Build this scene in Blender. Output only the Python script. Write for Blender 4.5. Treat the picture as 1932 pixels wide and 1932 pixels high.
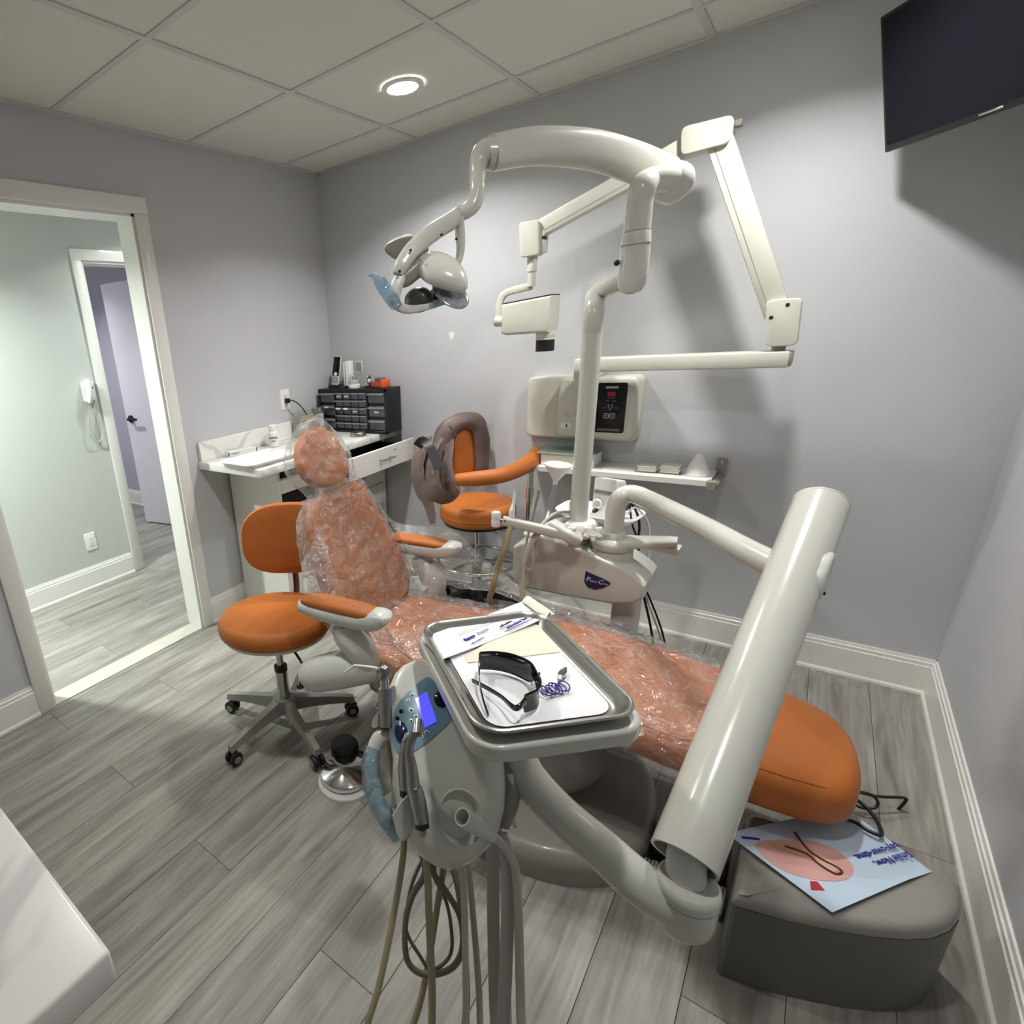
import bpy, bmesh, math, random
from mathutils import Vector as V, Matrix as M, noise
for o in list(bpy.data.objects): bpy.data.objects.remove(o, do_unlink=True)
SC = bpy.context.scene
COL = SC.collection
R = math.radians
random.seed(7)

# ------------------------------------------------------------------ camera (metres; room corner at the origin, x along the back wall, z up)
CAM = V((2.3651, -2.7816, 1.4716))
RGT = V((0.750793, 0.655617, -0.080478))
DWN = V((0.156581, -0.295015, -0.942575))
FWD = V((-0.641710, 0.695078, -0.324152))
FPX, CX, CY = 1028.336, 606.857, 992.023
cd = bpy.data.cameras.new('camera')
co = bpy.data.objects.new('camera', cd); COL.objects.link(co)
co.matrix_world = M(((RGT.x, -DWN.x, -FWD.x, CAM.x), (RGT.y, -DWN.y, -FWD.y, CAM.y), (RGT.z, -DWN.z, -FWD.z, CAM.z), (0, 0, 0, 1)))
cd.sensor_fit = 'HORIZONTAL'; cd.sensor_width = 36.0
cd.lens = FPX / 1932 * 36.0
cd.shift_x = (966 - CX) / 1932; cd.shift_y = (CY - 966) / 1932
cd.clip_start = 0.02
SC.camera = co
def at(px, py, d):
    """room point that was measured at photograph position px, py and distance d ahead of the camera"""
    return CAM + RGT * ((px - CX) / FPX * d) + DWN * ((py - CY) / FPX * d) + FWD * d

# ------------------------------------------------------------------ world, exposure
w = bpy.data.worlds.new('world'); SC.world = w; w.use_nodes = True
w.node_tree.nodes['Background'].inputs[0].default_value = (0.8, 0.86, 0.9, 1)
w.node_tree.nodes['Background'].inputs[1].default_value = 0.05
cy = SC.cycles
cy.transparent_max_bounces = 20; cy.max_bounces = 7; cy.diffuse_bounces = 4; cy.glossy_bounces = 3; cy.transmission_bounces = 4
cy.use_light_tree = False; cy.caustics_reflective = False; cy.caustics_refractive = False
vs = SC.view_settings
vs.view_transform = 'Standard'; vs.look = 'None'; vs.exposure = 0.08; vs.gamma = 1.0; vs.use_curve_mapping = False

# ------------------------------------------------------------------ helpers
WM = {}
def setp(o, label=None, cat=None, group=None, kind=None):
    if label: o['label'] = label
    if cat: o['category'] = cat
    if group: o['group'] = group
    if kind: o['kind'] = kind
    return o
def thing(name, label, cat, loc=(0, 0, 0), rz=0.0, group=None):
    o = bpy.data.objects.new(name, None); COL.objects.link(o)
    o.empty_display_size = 0.05
    m = M.Translation(V(loc)) @ M.Rotation(rz, 4, 'Z')
    o.matrix_world = m; WM[o.name] = m
    return setp(o, label, cat, group)
def to_obj(name, bm, mat, parent=None, local=False, smooth=True, ang=38):
    me = bpy.data.meshes.new(name)
    bmesh.ops.remove_doubles(bm, verts=bm.verts, dist=1e-6)
    bmesh.ops.recalc_face_normals(bm, faces=bm.faces)
    bm.to_mesh(me); bm.free()
    if smooth:
        for p in me.polygons: p.use_smooth = True
        me.set_sharp_from_angle(angle=R(ang))
    me.materials.append(mat)
    o = bpy.data.objects.new(name, me); COL.objects.link(o)
    return o, me
def part(name, bm, mat, parent, local=False, label=None, smooth=True, ang=38, kind=None):
    o, me = to_obj(name, bm, mat, smooth=smooth, ang=ang)
    pm = WM[parent.name]
    if not local: me.transform(pm.inverted())
    o.parent = parent; WM[o.name] = pm
    return setp(o, label=label, kind=kind)
def solo(name, bm, mat, label, cat, group=None, smooth=True, ang=38, kind=None):
    o, me = to_obj(name, bm, mat, smooth=smooth, ang=ang)
    n = len(me.vertices)
    if n:
        xs = [v.co for v in me.vertices]
        c = V(((min(p.x for p in xs) + max(p.x for p in xs)) / 2, (min(p.y for p in xs) + max(p.y for p in xs)) / 2, min(p.z for p in xs)))
        me.transform(M.Translation(-c)); o.location = c
        WM[o.name] = M.Translation(c)
    return setp(o, label, cat, group, kind)
def struct(name, bm, mat, label=None, cat=None, smooth=False):
    o, me = to_obj(name, bm, mat, smooth=smooth)
    WM[o.name] = M.Identity(4)
    return setp(o, label, cat, kind='structure')
def inst(o, name, parent, mx, label=None):
    c = o.copy(); c.name = name; COL.objects.link(c); c.parent = parent; c.matrix_local = mx
    return c
B = bmesh.new
def join(bm, t, mx=None):
    if mx is not None: bmesh.ops.transform(t, matrix=mx, verts=t.verts)
    me = bpy.data.meshes.new('t'); t.to_mesh(me); t.free(); bm.from_mesh(me); bpy.data.meshes.remove(me)
    return bm
def box(bm, c, s, bev=0.0, seg=2, mx=None):
    t = B(); bmesh.ops.create_cube(t, size=1)
    for v in t.verts: v.co = V((v.co.x * s[0], v.co.y * s[1], v.co.z * s[2]))
    if bev: bmesh.ops.bevel(t, geom=list(t.edges), offset=bev, segments=seg, profile=0.5, affect='EDGES')
    bmesh.ops.translate(t, verts=t.verts, vec=V(c))
    return join(bm, t, mx)
def bxb(bm, a, b, bev=0.0, seg=2, mx=None):
    a = V(a); b = V(b)
    return box(bm, (a + b) / 2, [abs(q) for q in (b - a)], bev, seg, mx)
def loft(bm, rl, c0=True, c1=True, closed=True, loop=False):
    vs_ = [[bm.verts.new(p) for p in r] for r in rl]
    n = len(rl[0]); k = n if closed else n - 1
    pairs = list(zip(vs_, vs_[1:])) + ([(vs_[-1], vs_[0])] if loop else [])
    for a, b in pairs:
        for i in range(k):
            j = (i + 1) % n
            try: bm.faces.new((a[i], a[j], b[j], b[i]))
            except ValueError: pass
    if closed and not loop:
        if c0: bm.faces.new(vs_[0][::-1])
        if c1: bm.faces.new(vs_[-1])
    return bm
def cat(pts, sub=6, closed=False):
    pts = [V(p) for p in pts]; n = len(pts); out = []
    if n < 3: return pts
    rng = range(n if closed else n - 1)
    for i in rng:
        g = (lambda k: pts[k % n]) if closed else (lambda k: pts[min(max(k, 0), n - 1)])
        p0, p1, p2, p3 = g(i - 1), g(i), g(i + 1), g(i + 2)
        for s in range(sub):
            t = s / sub
            out.append(0.5 * ((2 * p1) + (-p0 + p2) * t + (2 * p0 - 5 * p1 + 4 * p2 - p3) * t * t + (-p0 + 3 * p1 - 3 * p2 + p3) * t ** 3))
    if not closed: out.append(pts[-1])
    return out
def lerp_list(vals, n):
    if not isinstance(vals, (list, tuple)): return [vals] * n
    m = len(vals); out = []
    for i in range(n):
        t = i / (n - 1) * (m - 1); k = min(int(t), m - 2); out.append(vals[k] + (vals[k + 1] - vals[k]) * (t - k))
    return out
def sweep(bm, pts, prof, sub=6, up=(0, 0, 1), scale=1.0, cap=True, closed=False, smooth=True, fixed=False):
    """sweep 2-D profile [(a,b)] along a path; scale may be a list"""
    p = cat(pts, sub, closed) if smooth else [V(q) for q in pts]
    n = len(p); sc = lerp_list(scale, n); rl = []
    up = V(up); pa = None
    for i in range(n):
        t = (p[(i + 1) % n] - p[i - 1]) if closed else (p[min(i + 1, n - 1)] - p[max(i - 1, 0)])
        t.normalize()
        if pa is None or fixed:
            a = up.cross(t)
            if a.length < 1e-4: a = V((1, 0, 0)).cross(t)
        else: a = pa - t * pa.dot(t)
        a.normalize(); b = t.cross(a); pa = a
        s = sc[i]; sa, sb = s if isinstance(s, V) else (s, s)
        rl.append([p[i] + a * (q[0] * sa) + b * (q[1] * sb) for q in prof])
    return loft(bm, rl, cap, cap, True, closed)
def circ(r=1.0, n=14, ry=None):
    return [(r * math.cos(2 * math.pi * i / n), (ry or r) * math.sin(2 * math.pi * i / n)) for i in range(n)]
def tube(bm, pts, r, n=14, sub=6, cap=True, closed=False, smooth=True, up=(0, 0, 1)):
    return sweep(bm, pts, circ(1, n), sub, up, r, cap, closed, smooth)
def lathe(bm, prof, n=28, mx=None, cap=True):
    t = B(); rl = [[V((r * math.cos(2 * math.pi * i / n), r * math.sin(2 * math.pi * i / n), z)) for i in range(n)] for r, z in prof]
    loft(t, rl, cap, cap)
    return join(bm, t, mx)
def rr(w_, h_, r, n=5):
    out = []
    for cx, cy, a0 in ((w_ / 2 - r, h_ / 2 - r, 0), (-w_ / 2 + r, h_ / 2 - r, 90), (-w_ / 2 + r, -h_ / 2 + r, 180), (w_ / 2 - r, -h_ / 2 + r, 270)):
        for i in range(n + 1):
            a = R(a0 + 90 * i / n); out.append((cx + r * math.cos(a), cy + r * math.sin(a)))
    return out
def inset(o, d):
    n = len(o); out = []
    for i in range(n):
        a = V((*o[i - 1], 0)); b = V((*o[i], 0)); c = V((*o[(i + 1) % n], 0))
        e1 = (b - a); e2 = (c - b)
        if e1.length < 1e-9: e1 = e2
        if e2.length < 1e-9: e2 = e1
        e1 = e1.normalized(); e2 = e2.normalized()
        nr = V((-(e1.y + e2.y), e1.x + e2.x, 0)); 
        nr = nr.normalized() if nr.length > 1e-9 else V((-e1.y, e1.x, 0))
        k = max(0.4, nr.dot(V((-e1.y, e1.x, 0))))
        out.append((b.x + nr.x * d / k, b.y + nr.y * d / k))
    return out
def slab(bm, outline, z0, z1, bt=0.0, bb=0.0, seg=4, mx=None, dome=0.0):
    """prism over a counter-clockwise outline with rounded top (bt) and bottom (bb) edges"""
    t = B(); rl = []
    if bb:
        for k in range(seg + 1):
            a = R(90 * k / seg); rl.append((inset(outline, bb * (1 - math.sin(a))), z0 + bb * (1 - math.cos(a))))
    else: rl.append((outline, z0))
    if bt:
        for k in range(seg + 1):
            a = R(90 * k / seg); rl.append((inset(outline, bt * (1 - math.cos(a))), z1 - bt * (1 - math.sin(a))))
    else: rl.append((outline, z1))
    if dome:
        top = rl[-1][0]; cx = sum(q[0] for q in top) / len(top); cy = sum(q[1] for q in top) / len(top)
        for f in (0.85, 0.6, 0.3, 0.05):
            rl.append(([(cx + (x - cx) * f, cy + (y - cy) * f) for x, y in top], z1 + dome * (1 - f * f)))
    loft(t, [[V((x, y, z)) for x, y in o] for o, z in rl])
    return join(bm, t, mx)
def basis(o, z, x=(1, 0, 0)):
    z = V(z).normalized(); x = V(x); y = z.cross(x).normalized(); x = y.cross(z)
    return M(((x.x, y.x, z.x, o[0]), (x.y, y.y, z.y, o[1]), (x.z, y.z, z.z, o[2]), (0, 0, 0, 1)))
def rod(bm, a, b, r, n=14, r2=None):
    a = V(a); b = V(b)
    return tube(bm, [a, b], [r, r if r2 is None else r2], n, smooth=False)
def sph(bm, c, s, mx=None, n=20, rot=None):
    t = B(); bmesh.ops.create_uvsphere(t, u_segments=n, v_segments=max(8, n // 2 + 2), radius=1)
    m = M.Translation(V(c)) @ (rot if rot is not None else M.Identity(4)) @ M.Diagonal((*s, 1))
    bmesh.ops.transform(t, matrix=m, verts=t.verts)
    return join(bm, t, mx)
def text(body, size, mat, parent, mx, name='lettering', ext=0.0003, align='CENTER', label=None, shear=0.0, bold=0.0):
    cu = bpy.data.curves.new('t', 'FONT'); cu.body = body; cu.size = size; cu.extrude = ext; cu.align_x = align; cu.align_y = 'CENTER'
    cu.shear = shear; cu.resolution_u = 2; cu.offset = bold
    to = bpy.data.objects.new('t', cu)
    me = bpy.data.meshes.new_from_object(to); bpy.data.objects.remove(to); bpy.data.curves.remove(cu)
    me.transform(WM[parent.name].inverted() @ mx); me.name = name
    me.materials.clear(); me.materials.append(mat)
    o = bpy.data.objects.new(name, me); COL.objects.link(o); o.parent = parent; WM[o.name] = WM[parent.name]
    return setp(o, label=label)

# ------------------------------------------------------------------ materials
def mat(name, col, rough=0.5, metal=0.0, var=0.05, scale=6.0, bump=0.0, bscale=80.0, coat=0.0, spec=0.5, emit=None, estr=0.0, trans=0.0, ior=1.45, alpha=1.0, stretch=(1, 1, 1), rvar=0.0):
    m = bpy.data.materials.new(name); m.use_nodes = True
    nt = m.node_tree; N = nt.nodes; L = nt.links; b = N['Principled BSDF']
    tc = N.new('ShaderNodeTexCoord'); mp = N.new('ShaderNodeMapping'); mp.inputs['Scale'].default_value = stretch
    L.new(tc.outputs['Object'], mp.inputs['Vector'])
    nz = N.new('ShaderNodeTexNoise'); nz.inputs['Scale'].default_value = scale; nz.inputs['Detail'].default_value = 5
    L.new(mp.outputs[0], nz.inputs['Vector'])
    cr = N.new('ShaderNodeValToRGB')
    lo = [max(0, c * (1 - var)) for c in col]; hi = [min(1, c * (1 + var)) for c in col]
    cr.color_ramp.elements[0].position = 0.3; cr.color_ramp.elements[1].position = 0.7
    cr.color_ramp.elements[0].color = (*lo, 1); cr.color_ramp.elements[1].color = (*hi, 1)
    L.new(nz.outputs[0], cr.inputs[0]); L.new(cr.outputs[0], b.inputs['Base Color'])
    b.inputs['Roughness'].default_value = rough; b.inputs['Metallic'].default_value = metal
    b.inputs['Specular IOR Level'].default_value = spec; b.inputs['Coat Weight'].default_value = coat; b.inputs['Coat Roughness'].default_value = 0.06
    b.inputs['IOR'].default_value = ior; b.inputs['Transmission Weight'].default_value = trans; b.inputs['Alpha'].default_value = alpha
    if emit: m.cycles.emission_sampling = 'NONE'; b.inputs['Emission Color'].default_value = (*emit, 1); b.inputs['Emission Strength'].default_value = estr
    if rvar:
        mr = N.new('ShaderNodeMapRange'); mr.inputs['To Min'].default_value = rough - rvar; mr.inputs['To Max'].default_value = rough + rvar
        L.new(nz.outputs[0], mr.inputs[0]); L.new(mr.outputs[0], b.inputs['Roughness'])
    if bump:
        n2 = N.new('ShaderNodeTexNoise'); n2.inputs['Scale'].default_value = bscale; n2.inputs['Detail'].default_value = 3
        L.new(mp.outputs[0], n2.inputs['Vector'])
        bp = N.new('ShaderNodeBump'); bp.inputs['Strength'].default_value = bump; bp.inputs['Distance'].default_value = 0.004
        L.new(n2.outputs[0], bp.inputs['Height']); L.new(bp.outputs[0], b.inputs['Normal'])
    return m
def sr(r, g, b_):
    f = lambda c: (c / 255 / 12.92) if c / 255 <= 0.04045 else ((c / 255 + 0.055) / 1.055) ** 2.4
    return (f(r), f(g), f(b_))
WALL = mat('wall_paint', sr(195, 196, 199), 0.75, var=0.012, scale=3, bump=0.12, bscale=260)
WALLH = mat('hall_paint', sr(196, 200, 195), 0.75, var=0.012, scale=3, bump=0.12, bscale=260)
WALLP = mat('far_room_paint', sr(178, 176, 186), 0.75, var=0.012, scale=3, bump=0.12, bscale=260)
TRIM = mat('trim_paint', sr(232, 231, 226), 0.35, var=0.01, scale=4, coat=0.2)
DOORW = mat('door_paint', sr(234, 234, 239), 0.4, var=0.01)
TILE = mat('ceiling_tile', sr(222, 221, 212), 0.95, var=0.05, scale=240, bump=0.5, bscale=420)
TEE = mat('ceiling_tee', sr(202, 201, 197), 0.55, var=0.02)
ENAMEL = mat('cream_enamel', sr(201, 202, 193), 0.22, var=0.015, scale=5, coat=0.35)
ENAMEL2 = mat('beige_enamel', sr(206, 206, 193), 0.35, var=0.015, scale=5, coat=0.1)
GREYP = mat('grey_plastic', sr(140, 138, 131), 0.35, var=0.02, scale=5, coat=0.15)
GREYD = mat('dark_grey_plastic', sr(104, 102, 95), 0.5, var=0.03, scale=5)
LGREY = mat('light_grey_plastic', sr(206, 207, 202), 0.3, var=0.015, coat=0.2)
LEATHER = mat('orange_vinyl', sr(182, 105, 46), 0.42, var=0.06, scale=9, bump=0.25, bscale=600, spec=0.4)
WHITEP = mat('white_plastic', sr(236, 236, 234), 0.35, var=0.01)
WHITEL = mat('white_laminate', sr(226, 226, 220), 0.4, var=0.01)
CHROME = mat('chrome', (0.62, 0.62, 0.62), 0.12, metal=1.0, var=0.03)
STEEL = mat('brushed_steel', sr(176, 175, 168), 0.28, metal=1.0, var=0.05, scale=30, stretch=(1, 12, 1))
STEELD = mat('handpiece_steel', sr(150, 148, 146), 0.3, metal=1.0, var=0.05, scale=40)
BLACK = mat('black_plastic', sr(22, 22, 23), 0.45, var=0.1)
BLACKG = mat('black_gloss', sr(10, 10, 12), 0.12, var=0.1)
DARK = mat('dark_gap', sr(28, 26, 25), 0.8, var=0.1)
PAPER = mat('white_paper', sr(240, 240, 243), 0.8, var=0.01, bump=0.05, bscale=300)
PAPERC = mat('cream_paper', sr(230, 227, 210), 0.8, var=0.01, bump=0.05, bscale=300)
INKB = mat('blue_ink', sr(38, 38, 140), 0.7)
INKG = mat('grey_ink', sr(120, 122, 135), 0.7)
INKK = mat('black_ink', sr(40, 40, 44), 0.7)
INKW = mat('white_ink', sr(225, 226, 228), 0.6)
HOSET = mat('tan_hose', sr(158, 146, 118), 0.45, var=0.06)
HOSEG = mat('grey_hose', sr(186, 185, 176), 0.45, var=0.04)
HOSEB = mat('brown_grey_hose', sr(118, 108, 94), 0.45, var=0.05)
VEST = mat('lead_apron', sr(106, 90, 86), 0.5, var=0.06, scale=14, bump=0.3, bscale=60)
NAVY = mat('navy_print', sr(22, 26, 74), 0.4)
PANELB = mat('panel_blue', sr(112, 146, 160), 0.3, var=0.02, coat=0.4)
KNOBB = mat('navy_button', sr(16, 28, 66), 0.15, coat=0.6)
RED = mat('red_print', sr(170, 36, 52), 0.7)
ORANGEP = mat('orange_plastic', sr(222, 84, 26), 0.35, var=0.05, coat=0.3)
def clear(name, col, rough=0.05, white=0.03, gl=0.02, ior=1.45, bump=0.0, bs=30, crease=0.0):
    """thin clear plastic or glass: see-through with a fresnel gloss, a little haze and whitened creases"""
    m = bpy.data.materials.new(name); m.use_nodes = True; nt = m.node_tree; N = nt.nodes; L = nt.links
    N.remove(N['Principled BSDF']); out = N['Material Output']
    def math_(op, a=None, c=None, d=None):
        n = N.new('ShaderNodeMath'); n.operation = op
        for i, v in enumerate((a, c, d)):
            if v is None: continue
            if isinstance(v, (int, float)): n.inputs[i].default_value = v
            else: L.new(v, n.inputs[i])
        return n.outputs[0]
    tr = N.new('ShaderNodeBsdfTransparent'); tr.inputs[0].default_value = (*col, 1)
    df = N.new('ShaderNodeBsdfDiffuse'); df.inputs[0].default_value = (0.88, 0.88, 0.89, 1)
    g = N.new('ShaderNodeBsdfGlossy'); g.inputs['Roughness'].default_value = rough
    fr = N.new('ShaderNodeFresnel'); ge = N.new('ShaderNodeNewGeometry')
    L.new(math_('MULTIPLY_ADD', ge.outputs['Backfacing'], 1 / ior - ior, ior), fr.inputs[0])
    m1 = N.new('ShaderNodeMixShader'); m2 = N.new('ShaderNodeMixShader')
    L.new(tr.outputs[0], m1.inputs[1]); L.new(df.outputs[0], m1.inputs[2]); L.new(m1.outputs[0], m2.inputs[1]); L.new(g.outputs[0], m2.inputs[2])
    L.new(math_('MINIMUM', math_('ADD', fr.outputs[0], gl), 0.6), m2.inputs[0])
    tc = N.new('ShaderNodeTexCoord')
    nz = N.new('ShaderNodeTexNoise'); nz.inputs['Scale'].default_value = bs; nz.inputs['Detail'].default_value = 3; nz.inputs['Distortion'].default_value = 1.2
    L.new(tc.outputs['Object'], nz.inputs['Vector'])
    haze = math_('MULTIPLY', math_('POWER', nz.outputs[0], 1.5), white * 2.8)
    if bump:
        dv = N.new('ShaderNodeVectorMath'); dv.operation = 'MULTIPLY_ADD'; dv.inputs[1].default_value = (0.10, 0.10, 0.10); L.new(nz.outputs[1], dv.inputs[0]); L.new(tc.outputs['Object'], dv.inputs[2])
        vo = N.new('ShaderNodeTexVoronoi'); vo.feature = 'DISTANCE_TO_EDGE'; vo.inputs['Scale'].default_value = bs * 0.9; L.new(dv.outputs[0], vo.inputs['Vector'])
        n3 = N.new('ShaderNodeTexNoise'); n3.inputs['Scale'].default_value = bs * 3.6; n3.inputs['Detail'].default_value = 2; L.new(tc.outputs['Object'], n3.inputs['Vector'])
        h = math_('MULTIPLY_ADD', math_('ABSOLUTE', math_('SUBTRACT', nz.outputs[0], 0.5)), 2.4, math_('MINIMUM', vo.outputs[0], 0.22))
        h = math_('MULTIPLY_ADD', n3.outputs[0], 0.16, h)
        bp = N.new('ShaderNodeBump'); bp.inputs['Strength'].default_value = bump; bp.inputs['Distance'].default_value = 0.011
        L.new(h, bp.inputs['Height'])
        for s_ in (df, g, fr): L.new(bp.outputs[0], s_.inputs['Normal'])
        if crease:
            cr = N.new('ShaderNodeMapRange'); cr.inputs['From Min'].default_value = 0.0; cr.inputs['From Max'].default_value = 0.035; cr.inputs['To Min'].default_value = crease; cr.inputs['To Max'].default_value = 0.0
            L.new(vo.outputs[0], cr.inputs[0]); haze = math_('ADD', haze, math_('MULTIPLY', cr.outputs[0], nz.outputs[0]))
    L.new(math_('MINIMUM', haze, 0.9), m1.inputs[0])
    L.new(m2.outputs[0], out.inputs[0])
    return m
FILM = clear('plastic_film', (0.99, 0.985, 0.98), 0.065, 0.12, 0.05, 1.5, 1.0, 15, 0.32)
BLUEF = clear('blue_film', (0.50, 0.72, 0.84), 0.08, 0.16, 0.03, 1.5, 0.8, 26, 0.2)
GLASS = clear('clear_glass', (0.95, 0.97, 0.96), 0.03, 0.03, 0.03, 1.5)
SMOKE = clear('smoke_plastic', (0.35, 0.37, 0.4), 0.15, 0.16, 0.04, 1.45)
LENS = clear('dark_lens', (0.03, 0.03, 0.035), 0.05, 0.01, 0.02, 1.5)
# grey wood plank, grain along y, different on each plank
def plank_mat():
    m = bpy.data.materials.new('grey_wood_plank'); m.use_nodes = True; nt = m.node_tree; N = nt.nodes; L = nt.links; b = N['Principled BSDF']
    tc = N.new('ShaderNodeTexCoord'); oi = N.new('ShaderNodeObjectInfo')
    sc = N.new('ShaderNodeVectorMath'); sc.operation = 'SCALE'; cb = N.new('ShaderNodeCombineXYZ')
    L.new(oi.outputs['Random'], cb.inputs[0]); L.new(oi.outputs['Random'], cb.inputs[1]); L.new(cb.outputs[0], sc.inputs[0]); sc.inputs['Scale'].default_value = 37.0
    ad = N.new('ShaderNodeVectorMath'); L.new(tc.outputs['Object'], ad.inputs[0]); L.new(sc.outputs[0], ad.inputs[1])
    m1 = N.new('ShaderNodeMapping'); m1.inputs['Scale'].default_value = (14, 1.6, 1); L.new(ad.outputs[0], m1.inputs[0])
    n1 = N.new('ShaderNodeTexNoise'); n1.inputs['Scale'].default_value = 1.0; n1.inputs['Detail'].default_value = 7; n1.inputs['Roughness'].default_value = 0.62; n1.inputs['Distortion'].default_value = 0.6; L.new(m1.outputs[0], n1.inputs[0])
    m2 = N.new('ShaderNodeMapping'); m2.inputs['Scale'].default_value = (95, 4, 1); L.new(ad.outputs[0], m2.inputs[0])
    n2 = N.new('ShaderNodeTexNoise'); n2.inputs['Scale'].default_value = 1.0; n2.inputs['Detail'].default_value = 4; L.new(m2.outputs[0], n2.inputs[0])
    c1 = N.new('ShaderNodeValToRGB'); e = c1.color_ramp.elements
    e[0].position = 0.30; e[0].color = (*sr(111, 108, 101), 1); e[1].position = 0.70; e[1].color = (*sr(164, 162, 154), 1)
    k = e.new(0.48); k.color = (*sr(140, 137, 130), 1)
    L.new(n1.outputs[0], c1.inputs[0])
    c2 = N.new('ShaderNodeValToRGB'); c2.color_ramp.elements[0].position = 0.32; c2.color_ramp.elements[0].color = (0.80, 0.79, 0.78, 1); c2.color_ramp.elements[1].position = 0.6; c2.color_ramp.elements[1].color = (1.04, 1.04, 1.04, 1)
    L.new(n2.outputs[0], c2.inputs[0])
    mx = N.new('ShaderNodeMix'); mx.data_type = 'RGBA'; mx.blend_type = 'MULTIPLY'; mx.inputs[0].default_value = 1.0
    L.new(c1.outputs[0], mx.inputs[6]); L.new(c2.outputs[0], mx.inputs[7])
    hs = N.new('ShaderNodeHueSaturation'); mr = N.new('ShaderNodeMapRange'); mr.inputs['To Min'].default_value = 0.88; mr.inputs['To Max'].default_value = 1.12
    L.new(oi.outputs['Random'], mr.inputs[0]); L.new(mr.outputs[0], hs.inputs['Value']); L.new(mx.outputs[2], hs.inputs['Color']); L.new(hs.outputs[0], b.inputs['Base Color'])
    b.inputs['Roughness'].default_value = 0.42; b.inputs['Specular IOR Level'].default_value = 0.4
    bp = N.new('ShaderNodeBump'); bp.inputs['Strength'].default_value = 0.15; bp.inputs['Distance'].default_value = 0.002; L.new(n2.outputs[0], bp.inputs['Height']); L.new(bp.outputs[0], b.inputs['Normal'])
    return m
PLANK = plank_mat()
# white quartz with soft grey veins
def quartz_mat():
    m = bpy.data.materials.new('veined_quartz'); m.use_nodes = True; nt = m.node_tree; N = nt.nodes; L = nt.links; b = N['Principled BSDF']
    tc = N.new('ShaderNodeTexCoord'); mp = N.new('ShaderNodeMapping'); mp.inputs['Scale'].default_value = (1, 1, 1); mp.inputs['Rotation'].default_value = (0, 0, R(25)); L.new(tc.outputs['Object'], mp.inputs[0])
    nz = N.new('ShaderNodeTexNoise'); nz.inputs['Scale'].default_value = 1.25; nz.inputs['Detail'].default_value = 4; nz.inputs['Distortion'].default_value = 0.8; L.new(mp.outputs[0], nz.inputs[0])
    cr = N.new('ShaderNodeValToRGB'); e = cr.color_ramp.elements
    e[0].position = 0.0; e[0].color = (*sr(238, 237, 231), 1); e[1].position = 1.0; e[1].color = (*sr(238, 237, 231), 1)
    for p, c in ((0.485, sr(236, 235, 230)), (0.495, sr(212, 211, 209)), (0.525, sr(214, 213, 212)), (0.535, sr(236, 235, 230))):
        q = e.new(p); q.color = (*c, 1)
    L.new(nz.outputs[0], cr.inputs[0]); L.new(cr.outputs[0], b.inputs['Base Color']); b.inputs['Roughness'].default_value = 0.22
    return m
QUARTZ = quartz_mat()

# ------------------------------------------------------------------ ceiling lights (the room's lamps)
LENSE = mat('lit_lens', (1, 0.97, 0.9), 0.4, emit=(1.0, 0.965, 0.90), estr=30)
H, W, YF, XH, XE = 2.372, 2.867, -3.42, -1.116, -4.2
def can_light(x, y, power, label, col=(1.0, 0.985, 0.955), spread=134, size=0.10):
    t = thing('ceiling_light', label, 'ceiling light', (x, y, H), group='round recessed ceiling lights')
    b = B(); lathe(b, [(0.060, 0.004), (0.060, -0.004), (0.075, -0.006), (0.082, -0.004), (0.082, 0.004)], 32, M.Translation((x, y, H - 0.0042)), cap=False); part('trim_ring', b, TRIM, t)
    b = B(); lathe(b, [(0.0601, -0.001), (0.0601, 0.003), (0.03, 0.004)], 32, M.Translation((x, y, H - 0.0072))); part('lens', b, LENSE, t)
    ld = bpy.data.lights.new('lamp', 'AREA'); ld.shape = 'DISK'; ld.size = size; ld.energy = power; ld.color = col; ld.spread = R(spread)
    lo = bpy.data.objects.new('lamp', ld); COL.objects.link(lo); lo.parent = t; lo.location = (0, 0, -0.014)
    return t
can_light(0.972, -0.596, 12.5, 'round white recessed ceiling light above the corner counter')
can_light(2.197, -0.596, 11, 'round white recessed ceiling light near the television')
can_light(0.972, -1.86, 7, 'round white recessed ceiling light near the doorway')
can_light(2.197, -1.86, 4.8, 'round white recessed ceiling light above the instrument tray')
can_light(-0.60, -2.30, 42, 'round white recessed ceiling light in the hallway', (0.93, 1.0, 0.95))
can_light(-0.60, -0.60, 10, 'round white recessed ceiling light at the end of the hallway', (0.93, 1.0, 0.95))
can_light(-2.6, -1.1, 22, 'round white recessed ceiling light in the far room', (0.95, 0.95, 1.0))
# ================================================================== SETTING
b = B(); bxb(b, (XE - 0.1, YF - 0.1, -0.08), (W + 0.12, 1.3, -0.0045)); floor = struct('floor', b, DARK, 'grey wood plank floor of the treatment room and hallway', 'floor')
PW, PL = 0.178, 1.22
pb = B(); box(pb, (0, 0, -0.0022), (PW - 0.0012, PL - 0.0012, 0.0044), 0.0006, 1)
proto, pm_ = to_obj('plank', pb, PLANK, smooth=False)
proto.parent = floor; first = True
meshes = {}
def plank(x0, x1, y0, y1):
    global first
    key = (round(x1 - x0, 4), round(y1 - y0, 4))
    if key not in meshes:
        q = B(); box(q, (0, 0, -0.0022), (x1 - x0 - 0.0012, y1 - y0 - 0.0012, 0.0044), 0.0006, 1)
        me = bpy.data.meshes.new('plank'); q.to_mesh(me); q.free(); me.materials.append(PLANK); meshes[key] = me
    if first: o = proto; o.data = meshes[key]; first = False
    else: o = bpy.data.objects.new('plank', meshes[key]); COL.objects.link(o); o.parent = floor
    o.location = ((x0 + x1) / 2, (y0 + y1) / 2, 0)
c = 0; k0 = int(math.floor((XE - 0.036) / PW)) + 1
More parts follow.
